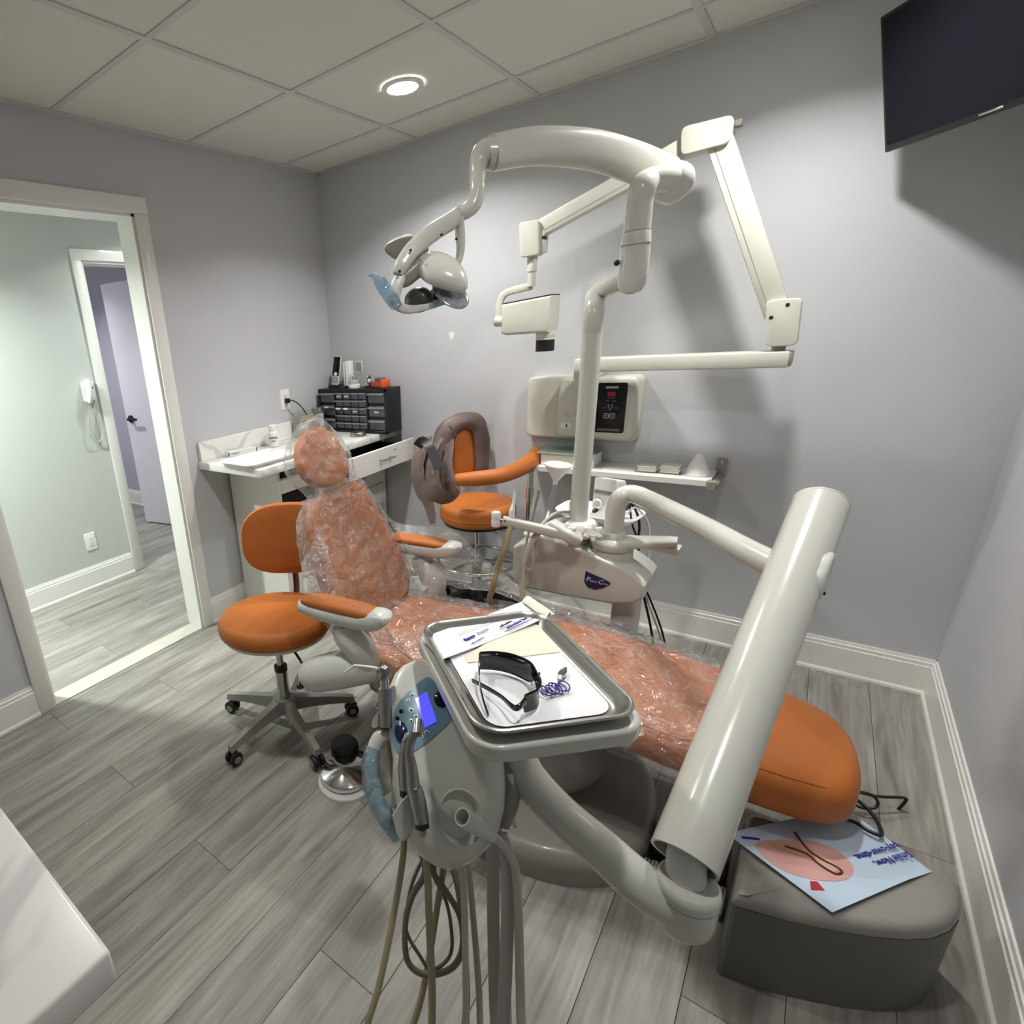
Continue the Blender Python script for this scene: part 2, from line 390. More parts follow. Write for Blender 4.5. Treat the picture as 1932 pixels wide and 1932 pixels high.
for k in range(k0, 17):
    x0, x1 = 0.036 + k * PW, 0.036 + (k + 1) * PW
    x1 = min(x1, W + 0.05)
    if x1 - x0 < 0.02: continue
    ylo, yhi = (YF, 0.05) if x0 > -0.2 else (YF, 1.2)
    if x1 < XH - 0.02: ylo = -1.4
    y = -2.135 + (k % 3) * 0.435 - 3 * PL
    while y < yhi:
        a, e_ = max(y, ylo), min(y + PL, yhi)
        if e_ - a > 0.02: plank(x0, x1, a, e_)
        y += PL
# ceiling: tees and lay-in tiles
b = B(); bxb(b, (-0.12, YF - 0.1, H + 0.03), (W + 0.12, 0.12, H + 0.1)); ceil = struct('ceiling', b, TEE, 'dropped ceiling of square white tiles in a metal grid', 'ceiling')
tx = [0.0] + [0.669 - 0.6117 + 0.6117 * i for i in range(1, 5)] + [W]
ty = [0.0] + [-0.286 - 0.629 * i for i in range(0, 5)] + [YF]
CANS = [(0.972, -0.596), (2.197, -0.596), (0.972, -1.86), (2.197, -1.86)]
for i in range(len(tx) - 1):
    for j in range(len(ty) - 1):
        b = B(); x0, x1, y1, y0 = tx[i] + 0.011, tx[i + 1] - 0.011, ty[j] - 0.011, ty[j + 1] + 0.011
        if x1 - x0 < 0.01 or y1 - y0 < 0.01: continue
        bxb(b, (x0, y0, H + 0.003), (x1, y1, H + 0.02)); part('ceiling_tile', b, TILE, ceil, smooth=False)
for x in tx[1:-1]:
    b = B(); bxb(b, (x - 0.012, YF, H - 0.001), (x + 0.012, 0, H + 0.004)); part('ceiling_tee', b, TEE, ceil, smooth=False)
for y in ty[1:-1]:
    b = B(); bxb(b, (0, y - 0.012, H - 0.0008), (W, y + 0.012, H + 0.004)); part('ceiling_tee', b, TEE, ceil, smooth=False)
for a, c_ in (((0, YF, H - 0.004), (0.022, 0, H + 0.003)), ((0, -0.022, H - 0.004), (W, 0, H + 0.003)), ((W - 0.022, YF, H - 0.004), (W, 0, H + 0.003)), ((0, YF, H - 0.004), (W, YF + 0.022, H + 0.003))):
    b = B(); bxb(b, a, c_); part('wall_angle', b, TEE, ceil, smooth=False)
# walls
DO0, DO1, DZ = -2.100, -1.262, 2.052      # doorway in the left wall
b = B(); bxb(b, (-0.12, 0, 0), (W + 0.12, 0.12, H + 0.03)); struct('wall_back', b, WALL, 'pale grey painted wall behind the dental chair', 'wall')
b = B(); bxb(b, (W, YF - 0.1, 0), (W + 0.12, 0, H + 0.03)); struct('wall_right', b, WALL, 'pale grey painted wall beside the chair footrest', 'wall')
b = B(); bxb(b, (-0.12, YF - 0.12, 0), (W, YF, H + 0.03)); struct('wall_front', b, WALL, 'pale grey painted wall behind the near counter', 'wall')
b = B(); bxb(b, (-0.12, DO1, 0), (0, 0, H + 0.03)); bxb(b, (-0.12, YF, 0), (0, DO0, H + 0.03)); bxb(b, (-0.12, DO0, DZ), (0, DO1, H + 0.03)); struct('wall_left', b, WALL, 'pale grey painted wall with the doorway to the hall', 'wall')
HO0, HO1, HZ = -0.965, -0.125, 2.035      # doorway across the hall
b = B(); bxb(b, (XH - 0.12, YF, 0), (XH, HO0, H)); bxb(b, (XH - 0.12, HO1, 0), (XH, 1.2, H)); bxb(b, (XH - 0.12, HO0, HZ), (XH, HO1, H)); struct('wall_hall', b, WALLH, 'pale green grey hallway wall seen through the doorway', 'wall')
b = B(); bxb(b, (XH, 1.2, 0), (-0.12, 1.3, H)); bxb(b, (XH, YF - 0.12, 0), (-0.12, YF, H)); struct('wall_hall_end', b, WALLH)
b = B(); bxb(b, (XE, -0.02, 0), (XH - 0.12, 0.1, H)); struct('wall_far_side', b, WALLP, 'lilac grey wall of the room across the hall', 'wall')
b = B(); bxb(b, (XE - 0.1, -1.5, 0), (XE, 0.1, H)); bxb(b, (XE, -1.52, 0), (XH - 0.12, -1.4, H)); struct('wall_far_end', b, WALLP)
b = B(); bxb(b, (XE - 0.1, YF, H + 0.0005), (-0.12, 1.3, H + 0.06)); struct('ceiling_hall', b, TILE, 'plain white ceiling over the hallway', 'ceiling')
# baseboards
PROF = [(0, 0), (0.020, 0), (0.019, 0.010), (0.014, 0.018), (0.013, 0.118), (0.010, 0.121), (0.010, 0.134), (0.0065, 0.137), (0.005, 0.148), (0, 0.148)]
def baseboard(name, a, c_, n, label=None, parent=None):
    a = V((*a, 0)); c_ = V((*c_, 0)); n = V((*n, 0)); b = B()
    loft(b, [[p + n * d + V((0, 0, z)) for d, z in PROF] for p in (a, c_)])
    return part(name, b, TRIM, parent, ang=25) if parent else struct(name, b, TRIM, label, 'baseboard')
baseboard('baseboard_back', (0, 0), (W, 0), (0, -1), 'white moulded baseboard along the back wall')
baseboard('baseboard_right', (W, 0), (W, YF), (-1, 0), 'white moulded baseboard along the right wall')
baseboard('baseboard_left', (0, 0), (0, -1.197), (1, 0), 'white moulded baseboard between the doorway and the counter')
baseboard('baseboard_left_near', (0, -2.165), (0, YF), (1, 0), 'white moulded baseboard at the near side of the doorway')
baseboard('baseboard_hall', (XH, -1.032), (XH, YF), (1, 0), 'white moulded baseboard along the hallway wall')
baseboard('baseboard_far', (XH - 0.12, -0.02), (XE, -0.02), (0, -1), 'white moulded baseboard in the room across the hall')
# door casings
def casing(name, x, nx, y0, y1, z, wd, label, th=0.017, depth=0.12):
    b = B()
    d = struct(name, bmesh_jamb(x, nx, y0, y1, z, depth), TRIM, label, 'door frame')
    for nm, (a, c_) in {'casing_right': ((y1, 0), (y1 + wd, z)), 'casing_left': ((y0 - wd, 0), (y0, z)), 'casing_head': ((y0 - wd, z), (y1 + wd, z + wd))}.items():
        b = B(); bxb(b, (x, a[0], a[1]), (x + nx * th, c_[0], c_[1]), 0.004, 2)
        part(nm, b, TRIM, d)
    return d
def bmesh_jamb(x, nx, y0, y1, z, depth):
    b = B(); xb = x - nx * depth
    bxb(b, (x + nx * 0.001, y1 - 0.012, 0), (xb, y1 + 0.004, z)); bxb(b, (x + nx * 0.001, y0 - 0.004, 0), (xb, y0 + 0.012, z)); bxb(b, (x + nx * 0.001, y0 - 0.004, z - 0.012), (xb, y1 + 0.004, z + 0.004))
    return b
casing('door_1', 0.0, 1, DO0, DO1, DZ, 0.066, 'white door frame opening into the hallway')
casing('door_2', XH, 1, HO0, HO1, HZ, 0.064, 'white door frame across the hallway')
b = B(); bxb(b, (-0.10, DO0 + 0.012, 0), (0.004, DO1 - 0.012, 0.004), 0.0015, 1); struct('trim_1', b, mat('threshold_vinyl', sr(190, 188, 176), 0.5, var=0.05), 'flat pale threshold strip under the doorway', 'threshold')
# open door slab across the hall
hp = V((XH - 0.13, -0.115, 0)); dd = (V((-2.075, -0.32, 0)) - hp).normalized()
mx = M(((dd.x, -dd.y, 0, hp.x), (dd.y, dd.x, 0, hp.y), (0, 0, 1, 0), (0, 0, 0, 1)))
b = B(); bxb(b, (0, -0.018, 0.012), (0.86, 0.018, 2.02), 0.002, 1, mx)
dr = struct('door_3', b, DOORW, 'white flush door standing open in the room across the hall', 'door')
b = B(); lathe(b, [(0.0, 0.0), (0.032, 0.0), (0.032, 0.008), (0.012, 0.012), (0.012, 0.035), (0.0, 0.036)], 20, mx @ M.Translation((0.80, 0.018, 0.95)) @ M.Rotation(R(-90), 4, 'X')); bxb(b, (0.70, 0.046, 0.94), (0.815, 0.060, 0.96), 0.006, 2, mx); part('door_handle', b, BLACK, dr, label='black lever door handle')
# pale unpainted chip on the wall
b = B(); slab(b, [(-0.016, 0.02), (-0.012, -0.004), (-0.004, -0.02), (0.012, -0.012), (0.017, 0.02)], 0, 0.001, mx=M.Translation((0.857, 0, 1.428)) @ M.Rotation(R(90), 4, 'X'))
solo('wall_patch', b, WHITEP, 'small white chip in the wall paint left of the X-ray head', 'wall patch')

# ================================================================== FIXED TO THE WALLS
def outlet(o, nrm, label, plug=False):
    t = thing('wall_outlet', label, 'wall outlet', o)
    z = V(nrm); mx = basis(o, z, V((0, 0, 1)).cross(z))
    b = B(); slab(b, rr(0.074, 0.118, 0.004), 0, 0.005, 0.003, mx=mx); part('cover_plate', b, WHITEP, t)
    b = B(); slab(b, rr(0.034, 0.068, 0.004), 0.0045, 0.007, 0.001, mx=mx); f = part('receptacle', b, TRIM, t)
    for s in (1, -1):
        for x in (-0.006, 0.006): b = B(); box(b, (x, s * 0.018 + 0.003, 0.007), (0.002, 0.007, 0.0008), mx=mx); part('slot', b, DARK, f)
        b = B(); lathe(b, [(0.0022, 0), (0.0022, 0.0006)], 8, mx @ M.Translation((0, s * 0.018 - 0.007, 0.0069))); part('slot', b, DARK, f)
    return t, mx
outlet((XH, -1.292, 0.316), (1, 0, 0), 'white wall outlet low on the hallway wall')
t, mx = outlet((0, -0.447, 1.145), (1, 0, 0), 'white wall outlet above the counter backsplash with a black plug')
t = thing('power_cord', 'black power cord plugged into the outlet above the counter', 'power cord', (0.006, -0.447, 1.13))
b = B(); bxb(b, (-0.013, -0.014, 0), (0.013, 0.014, 0.026), 0.005, 2, mx @ M.Translation((0, -0.006, 0.0072))); part('plug', b, BLACK, t)
b = B(); tube(b, [(0.03, -0.445, 1.139), (0.05, -0.43, 1.138), (0.06, -0.38, 1.10), (0.055, -0.32, 1.03), (0.05, -0.25, 0.95), (0.05, -0.215, 0.9185)], 0.0035, 8); part('cable', b, BLACK, t)
# intercom handset in the hall
t = thing('wall_phone', 'white corded intercom phone on the hallway wall', 'wall phone', (XH, -1.095, 1.21))
b = B(); bxb(b, (XH, -1.135, 1.215), (XH + 0.028, -1.055, 1.335), 0.008, 2); part('phone_base', b, WHITEP, t)
b = B(); sweep(b, [(XH + 0.04, -1.118, 1.21), (XH + 0.052, -1.112, 1.25), (XH + 0.052, -1.108, 1.30), (XH + 0.04, -1.103, 1.345)], rr(0.03, 0.04, 0.01), 5); part('handset', b, WHITEP, t)
b = B(); bxb(b, (XH + 0.0275, -1.08, 1.285), (XH + 0.0295, -1.065, 1.30), 0.0005, 1); part('indicator', b, GREYD, t)
b = B(); tube(b, [(XH + 0.04, -1.118, 1.208), (XH + 0.03, -1.135, 1.12), (XH + 0.028, -1.155, 1.02), (XH + 0.024, -1.13, 0.965), (XH + 0.02, -1.09, 0.955), (XH + 0.02, -1.06, 1.0), (XH + 0.02, -1.055, 1.10), (XH + 0.02, -1.07, 1.214)], 0.003, 8); part('cord', b, HOSEG, t)
b = B(); tube(b, [(XH + 0.02, -1.10, 1.214), (XH + 0.01, -1.115, 1.05), (XH + 0.008, -1.09, 0.93), (XH + 0.006, -1.035, 0.90)], 0.0025, 8); part('cord', b, HOSEG, t)
# television in the corner, on an arm
BL = V((2.41, -0.12, 1.872)); TL = V((2.335, -0.174, 2.222)); dx = V((0.577, -0.816, 0)).normalized()
up = (TL - BL).normalized(); nz_ = dx.cross(up).normalized()
tw, th_ = 0.66, (TL - BL).length
mx = M(((dx.x, up.x, nz_.x, BL.x), (dx.y, up.y, nz_.y, BL.y), (dx.z, up.z, nz_.z, BL.z), (0, 0, 0, 1)))
if (mx.to_3x3() @ V((0, 0, 1))).dot(CAM - BL) < 0: print('tv normal flipped')
t = thing('television', 'flat black television angled down from the ceiling corner', 'television', (2.66, -0.30, 1.85))
b = B(); bxb(b, (0, 0, -0.035), (tw, th_, 0.0), 0.004, 2, mx); part('housing', b, BLACK, t)
SCRM = mat('tv_screen', sr(20, 23, 30), 0.45, var=0.03, spec=0.15)
b = B(); bxb(b, (0.010, 0.018, -0.001), (tw - 0.010, th_ - 0.010, 0.0012), 0, 1, mx); part('screen', b, SCRM, t)
b = B(); bxb(b, (0.285, 0.0075, 0.0), (0.345, 0.0125, 0.0015), 0.0005, 1, mx); part('badge', b, STEEL, t, label='small silver badge')
b = B(); bxb(b, (0.2, 0.08, -0.07), (0.46, 0.28, -0.034), 0.006, 2, mx); part('back_housing', b, BLACK, t)
b = B(); q = mx @ V((0.33, 0.18, -0.06)); tube(b, [q, (2.72, -0.16, 2.05), (2.74, -0.012, 2.05)], 0.018, 12, smooth=False); bxb(b, (2.69, -0.012, 1.97), (2.79, 0, 2.13), 0.003, 1); part('wall_mount', b, BLACK, t)
# ------------------------------------------------------------------ X-ray unit on the back wall
t = thing('xray_unit', 'cream wall mounted dental X-ray with folding arm and control box', 'x-ray machine', (1.6, -0.02, 0.92))
RX = M.Rotation(R(90), 4, 'X')        # local x,y -> wall x,z ; local z -> out of the wall (-y)
def wall_slab(bm, x0, x1, z0, z1, y0, y1, r, bt, seg=4):
    return slab(bm, rr(x1 - x0, z1 - z0, r), 0, y0 - y1, bt, seg=seg, mx=M.Translation(((x0 + x1) / 2, y0, (z0 + z1) / 2)) @ RX)
b = B(); wall_slab(b, 1.298, 1.80, 0.921, 1.212, -0.001, -0.055, 0.03, 0.012); part('back_plate', b, ENAMEL2, t)
b = B(); wall_slab(b, 1.468, 1.795, 0.940, 1.212, -0.055, -0.120, 0.028, 0.016); body = part('control_box', b, ENAMEL2, t)
b = B(); wall_slab(b, 1.638, 1.758, 0.970, 1.188, -0.1195, -0.122, 0.010, 0.0008); cp = part('control_panel', b, BLACKG, body, label='black touch panel with white markings')
def wtext(s, size, x, z, y, m_, par, **k):
    return text(s, size, m_, par, M.Translation((x, y, z)) @ RX, **k)
pn = cp
wtext('GENDEX', 0.013, 1.697, 1.168, -0.1223, INKW, body, bold=0.0004)
b = B(); wall_slab(b, 1.681, 1.713, 1.131, 1.150, -0.1215, -0.1226, 0.002, 0); part('display', b, mat('dim_red_display', sr(70, 12, 20), 0.2, emit=(0.5, 0.02, 0.04), estr=0.15), body)
b = B()
for x0, x1, z in ((1.682, 1.712, 1.124), (1.675, 1.692, 1.110), (1.700, 1.716, 1.110), (1.682, 1.693, 1.094), (1.699, 1.708, 1.094), (1.665, 1.681, 1.080), (1.711, 1.729, 1.080)):
    bxb(b, (x0, -0.1225, z - 0.0012), (x1, -0.1218, z + 0.0012))
part('marking', b, INKG, body)
b = B(); tube(b, [(1.686, -0.1222, 1.089), (1.706, -0.1222, 1.089), (1.696, -0.1222, 1.070)], 0.0012, 6, closed=True, smooth=False); part('marking', b, INKW, body)
for x in (1.683, 1.707):
    b = B(); tube(b, [(x + p[0], -0.1222, 1.045 + p[1]) for p in rr(0.019, 0.019, 0.004, 3)], 0.001, 6, closed=True, smooth=False); box(b, (x, -0.1222, 1.045), (0.004, 0.001, 0.004)); part('button', b, INKW, body)
b = B(); bxb(b, (1.648, -0.1224, 0.978), (1.742, -0.1216, 0.988)); part('panel_strip', b, GREYD, body)
b = B(); wall_slab(b, 1.489, 1.537, 0.982, 1.009, -0.119, -0.1225, 0.003, 0.001); sw = part('switch', b, WHITEP, body)
b = B(); bxb(b, (1.513, -0.124, 0.988), (1.519, -0.122, 1.002)); part('switch_slot', b, BLACK, body)
wtext('GX-770', 0.021, 1.528, 1.043, -0.1208, ENAMEL2, body, ext=0.0012)
# arms
def bar2(name, a, c_, wd, dp, parent, m_=ENAMEL2, groove=True, side=-1):
    """rectangular arm lying in a plane parallel to the wall, with a groove line along one edge"""
    a = V(a); c_ = V(c_); x = (c_ - a); L_ = x.length; x.normalize(); y = V((0, -1, 0)); z = x.cross(y)
    m = M(((x.x, y.x, z.x, a.x), (x.y, y.y, z.y, a.y), (x.z, y.z, z.z, a.z), (0, 0, 0, 1)))
    b = B(); bxb(b, (0, -dp / 2, -wd / 2), (L_, dp / 2, wd / 2), 0.005, 2, m); p = part(name, b, m_, parent)
    if groove:
        b = B(); bxb(b, (0.01, dp / 2 - 0.002, side * wd * 0.24 - 0.001), (L_ - 0.01, dp / 2 + 0.0006, side * wd * 0.24 + 0.001), 0, 1, m); part('groove', b, GREYP, p)
    return p
b = B(); bxb(b, (1.56, -0.215, 1.212), (1.64, -0.002, 1.25), 0.006, 2); lathe(b, [(0.024, 0), (0.024, 0.03)], 20, M.Translation((1.602, -0.19, 1.24))); part('wall_bracket', b, ENAMEL2, t)
b = B(); bxb(b, (1.578, -0.275, 1.248), (2.28, -0.165, 1.302), 0.006, 2); p = part('lower_arm', b, ENAMEL2, t)
b = B(); bxb(b, (2.275, -0.272, 1.251), (2.288, -0.168, 1.299), 0.004, 2); part('end_cap', b, GREYP, t)
b = B(); rod(b, (2.245, -0.235, 1.295), (2.245, -0.235, 1.33), 0.02); part('pivot', b, GREYP, t)
bar2('middle_arm', (2.228, -0.235, 1.42), (1.985, -0.235, 2.005), 0.072, 0.05, t)
bar2('upper_arm', (1.955, -0.235, 2.018), (1.36, -0.235, 1.815), 0.066, 0.05, t)
def plate(name, pts, y0, y1, r, parent):
    cx = sum(p[0] for p in pts) / 4; cz = sum(p[1] for p in pts) / 4
    o = []
    P4 = [V((p[0] - cx, p[1] - cz, 0)) for p in pts]
    for i in range(4):
        a, q, n_ = P4[i - 1], P4[i], P4[(i + 1) % 4]
        u_ = (a - q).normalized() * r; v_ = (n_ - q).normalized() * r
        for k in range(5):
            s = k / 4; o.append(((q + u_ * (1 - s) ** 2 + v_ * s * s).x, (q + u_ * (1 - s) ** 2 + v_ * s * s).y))
    b = B(); slab(b, o, 0, y0 - y1, 0.004, 0.004, mx=M.Translation((cx, y0, cz)) @ RX)
    return part(name, b, ENAMEL2, parent)
p = plate('elbow_cover', [(2.209, 1.319), (2.294, 1.319), (2.284, 1.472), (2.190, 1.472)], -0.195, -0.275, 0.02, t)
for x, z in ((2.212, 1.415), (2.25, 1.452)):
    b = B(); lathe(b, [(0.006, 0), (0.006, 0.0012)], 12, M.Translation((x, -0.2748, z)) @ RX); part('screw', b, DARK, p)
plate('shoulder_cover', [(1.885, 1.967), (2.024, 1.972), (2.026, 2.052), (1.877, 2.055)], -0.195, -0.275, 0.022, t)
b = B(); bxb(b, (2.026, -0.25, 2.02), (2.046, -0.22, 2.04), 0.002, 1); part('cap', b, GREYD, t)
p = plate('wrist_cover', [(1.330, 1.727), (1.408, 1.727), (1.402, 1.860), (1.320, 1.863)], -0.215, -0.275, 0.014, t)
b = B(); bxb(b, (1.40, -0.262, 1.735), (1.425, -0.215, 1.82), 0.004, 2); part('wrist_block', b, ENAMEL, t)
b = B(); bxb(b, (1.4125, -0.2625, 1.782), (1.4265, -0.235, 1.80), 0.003, 1); part('knob', b, BLACK, t)
b = B(); lathe(b, [(0.017, 0), (0.017, 0.055), (0.015, 0.057), (0.020, 0.06), (0.021, 0.115), (0.019, 0.12)], 18, M.Translation((1.370, -0.24, 1.610))); part('yoke_post', b, ENAMEL2, t)
b = B(); sweep(b, [(1.372, -0.24, 1.612), (1.33, -0.24, 1.608), (1.262, -0.24, 1.598), (1.236, -0.24, 1.575), (1.228, -0.24, 1.53), (1.228, -0.24, 1.49)], rr(0.03, 0.02, 0.004, 2), 5, up=(0, 1, 0)); part('yoke', b, ENAMEL2, t)
b = B(); rod(b, (1.214, -0.24, 1.480), (1.275, -0.24, 1.480), 0.024, 20); kn = part('pivot_knob', b, ENAMEL2, t)
b = B(); rod(b, (1.2125, -0.24, 1.480), (1.2145, -0.24, 1.480), 0.0235, 20); part('knob_ring', b, BLACK, kn)
b = B(); slab(b, [(-0.107, -0.063), (-0.085, -0.072), (0.10, -0.072), (0.108, -0.04), (0.108, 0.074), (-0.108, 0.058)], 0, 0.115, 0.012, 0.012, mx=M.Translation((1.372, -0.19, 1.490)) @ RX); hd = part('tube_head', b, ENAMEL2, t)
b = B(); slab(b, [(-0.107, 0.056), (0.107, 0.072), (0.107, 0.079), (-0.107, 0.063)], 0.008, 0.107, 0.002, mx=M.Translation((1.372, -0.19, 1.490)) @ RX); part('black_trim', b, BLACK, hd)
b = B(); lathe(b, [(0.038, 0.032), (0.040, 0.028), (0.040, 0.012), (0.0385, 0.010), (0.0385, 0.004), (0.040, 0.002), (0.040, 0.0)], 22, M.Translation((1.443, -0.245, 1.388))); part('collimator', b, ENAMEL2, hd)
b = B(); lathe(b, [(0.0385, 0), (0.0385, -0.048), (0.034, -0.048), (0.034, -0.002)], 22, M.Translation((1.443, -0.245, 1.388)), cap=False); part('cone', b, BLACK, hd)
# ------------------------------------------------------------------ wall shelf and what stands on it
t = thing('wall_shelf', 'white floating shelf with a grey metal end bracket under the X-ray box', 'shelf', (1.75, -0.1, 0.785))
b = B(); bxb(b, (1.36, -0.20, 0.785), (2.105, -0.002, 0.810), 0.0015, 1); part('board', b, WHITEL, t)
b = B(); bxb(b, (2.10, -0.016, 0.778), (2.135, -0.001, 0.865), 0.006, 2); bxb(b, (2.106, -0.19, 0.786), (2.132, -0.01, 0.800), 0.003, 1); bxb(b, (2.094, -0.215, 0.775), (2.128, -0.185, 0.812), 0.003, 1); p = part('bracket', b, GREYP, t)
b = B(); lathe(b, [(0.004, 0), (0.004, 0.001)], 10, M.Translation((2.118, -0.0158, 0.848)) @ RX); part('screw', b, CHROME, p)
b = B(); lathe(b, [(0.049, 0.0), (0.050, 0.004), (0.046, 0.006), (0.012, 0.083), (0.006, 0.087)], 28, M.Translation((2.047, -0.105, 0.8105))); solo('cone_cover', b, WHITEP, 'white plastic cone standing on the wall shelf', 'cone')
def chips(x, y, n, label, rz):
    t = thing('tile_stack', label, 'tile stack', (x, y, 0.8105), rz)
    b = B(); bxb(b, (-0.045, -0.033, 0), (0.045, 0.033, 0.003), 0.001, 1); part('holder', b, GLASS, t, local=True)
    for k in range(n):
        b = B(); bxb(b, (-0.036 + 0.003 * (k % 2), -0.026, 0.0035 + k * 0.0085), (0.034 + 0.003 * (k % 2), 0.024, 0.0115 + k * 0.0085), 0.001, 1); part('tile', b, ENAMEL2, t, local=True)
chips(1.868, -0.125, 3, 'short stack of cream tiles on the shelf, farther from the white cone', R(4))
chips(1.955, -0.12, 4, 'taller stack of cream tiles on the shelf beside the white cone', R(-3))
t = thing('carton', 'white carton on the left of the wall shelf under a glass sheet', 'carton', (1.53, -0.10, 0.8105))
b = B(); bxb(b, (1.42, -0.165, 0.8105), (1.655, -0.03, 0.868), 0.002, 1); part('carton_body', b, WHITEP, t)
b = B(); bxb(b, (1.43, -0.1662, 0.825), (1.56, -0.1648, 0.862)); part('label', b, PAPERC, t)
b = B(); bxb(b, (1.405, -0.178, 0.8685), (1.662, -0.02, 0.874), 0.001, 1); solo('glass_sheet', b, mat('green_glass', sr(150, 176, 164), 0.08, var=0.05, coat=0.5), 'green edged glass sheet lying on the white carton', 'glass sheet')
b = B(); slab(b, rr(0.26, 0.15, 0.02), 0, 0.012, 0.004, mx=M.Translation((1.53, -0.10, 0.8745))); solo('clear_tray', b, GLASS, 'clear plastic tray on top of the glass sheet', 'clear tray')

# ================================================================== DENTAL CHAIR
CO, CA = V((1.25, -1.33, 0)), R(8)
CU, CW = V((math.cos(CA), math.sin(CA), 0)), V((-math.sin(CA), math.cos(CA), 0))
def CL(u, w_, z): return CO + CU * u + CW * w_ + V((0, 0, z))
chair = thing('dental_chair', 'orange upholstered dental chair with grey base', 'dental chair', (1.86, -1.33, 0), CA)
# base plate and lift housing
b = B()
bo = []
for i in range(40):
    a = 2 * math.pi * i / 40; ca, sa = math.cos(a), math.sin(a)
    bo.append((0.44 * math.copysign(abs(ca) ** 0.75, ca), 0.335 * math.copysign(abs(sa) ** 0.75, sa)))
BC = M.Translation(CL(0.52, -0.07, 0)) @ M.Rotation(CA, 4, 'Z')
slab(b, bo, 0.0, 0.10, 0.045, 0.0, 5, BC, dome=0.03); part('base', b, GREYP, chair)
b = B(); rl = []
for z, sx, sy, ox in ((0.09, 0.22, 0.19, -0.02), (0.11, 0.245, 0.215, 0.0), (0.16, 0.27, 0.235, 0.02), (0.22, 0.285, 0.245, 0.04), (0.28, 0.29, 0.245, 0.05), (0.335, 0.28, 0.235, 0.05), (0.36, 0.24, 0.20, 0.05)):
    rl.append([BC @ V((ox + sx * math.copysign(abs(math.cos(a)) ** 0.8, math.cos(a)), 0.05 + sy * math.copysign(abs(math.sin(a)) ** 0.8, math.sin(a)), z)) for a in [2 * math.pi * i / 36 for i in range(36)]])
loft(b, rl); part('lift_housing', b, GREYP, chair)
# seat and legrest in one long pad
def prof_ring(c, hw, zt, th_, n=28, p=2.6):
    """superellipse ring across the chair; c = u station"""
    out = []
    for i in range(n):
        a = 2 * math.pi * i / n; ca, sa = math.cos(a), math.sin(a)
        out.append(CL(c, hw * math.copysign(abs(ca) ** (2 / p), ca), zt - th_ / 2 + th_ / 2 * math.copysign(abs(sa) ** (2 / p), sa)))
    return out
def interp(tab, x):
    for (a, *va), (c, *vc) in zip(tab, tab[1:]):
        if x <= c:
            f = (x - a) / (c - a); f = max(0, f); return [p + (q - p) * f for p, q in zip(va, vc)]
    return list(tab[-1][1:])
SEAT = [(-0.05, 0.10, 0.475, 0.10), (-0.035, 0.17, 0.49, 0.14), (0.0, 0.215, 0.505, 0.17), (0.08, 0.245, 0.510, 0.185), (0.2, 0.262, 0.500, 0.185), (0.35, 0.265, 0.500, 0.175), (0.5, 0.262, 0.512, 0.165), (0.66, 0.255, 0.520, 0.155), (0.85, 0.245, 0.505, 0.15), (1.0, 0.238, 0.480, 0.16), (1.13, 0.230, 0.457, 0.17), (1.23, 0.215, 0.440, 0.168), (1.29, 0.192, 0.430, 0.16), (1.325, 0.155, 0.420, 0.145), (1.34, 0.105, 0.408, 0.12), (1.346, 0.04, 0.395, 0.085)]
us = [-0.05, -0.045, -0.035, -0.02, 0.0] + [0.04 * i for i in range(1, 30)] + [1.2, 1.23, 1.26, 1.285, 1.305, 1.32, 1.332, 1.34, 1.346]
b = B(); loft(b, [prof_ring(u, *interp(SEAT, u)) for u in us]); part('seat', b, LEATHER, chair)
b = B(); tube(b, [CL(u, -interp(SEAT, u)[0] * 0.93, interp(SEAT, u)[1] - 0.022) for u in [0.3 + 0.08 * i for i in range(13)]], 0.0013, 6); part('seam', b, mat('dark_orange_seam', sr(120, 62, 24), 0.6), chair)
b = B(); loft(b, [[CL(u, w_, z) for w_, z in ((hw, z1), (hw * 0.8, z0), (-hw * 0.8, z0), (-hw, z1))] for u, hw, z0, z1 in ((0.05, 0.17, 0.25, 0.345), (0.2, 0.19, 0.22, 0.335), (0.6, 0.19, 0.25, 0.375), (0.9, 0.15, 0.31, 0.37))]); part('seat_pan', b, GREYP, chair)
# backrest
PB, PT = (0.060, 0.545), (-0.128, 0.980)
ax = V((PT[0] - PB[0], 0, PT[1] - PB[1])); BLEN = ax.length; ax.normalize(); an = V((ax.z, 0, -ax.x))   # up along the back, out of its front
def BK(s, w_, f):
    """s metres up the back, w sideways, f in front of it"""
    q = V((PB[0], 0, PB[1])) + ax * s + an * f
    return CL(q.x, w_, q.z)
BACK = [(-0.05, 0.10, 0.03), (-0.035, 0.165, 0.05), (0.0, 0.222, 0.07), (0.06, 0.245, 0.085), (0.15, 0.248, 0.095), (0.25, 0.232, 0.095), (0.34, 0.208, 0.088), (0.40, 0.188, 0.075), (0.435, 0.16, 0.06), (0.452, 0.115, 0.042), (0.456, 0.06, 0.03)]
def back_ring(s, hw, th_, n=28, p=2.5, off=0.0):
    out = []
    for i in range(n):
        a = 2 * math.pi * i / n; ca, sa = math.cos(a), math.sin(a)
        w_ = hw * math.copysign(abs(ca) ** (2 / p), ca); f = -th_ / 2 + (th_ / 2) * math.copysign(abs(sa) ** (2 / p), sa)
        if sa > 0: f += 0.018 * (abs(w_) / max(hw, 0.01)) ** 2 * min(1, hw / 0.2)
        out.append(BK(s, w_, f + off))
    return out
ss = [-0.05, -0.045, -0.035, -0.02, 0, 0.03, 0.06, 0.1, 0.15, 0.2, 0.25, 0.3, 0.34, 0.37, 0.4, 0.42, 0.435, 0.446, 0.452, 0.456]
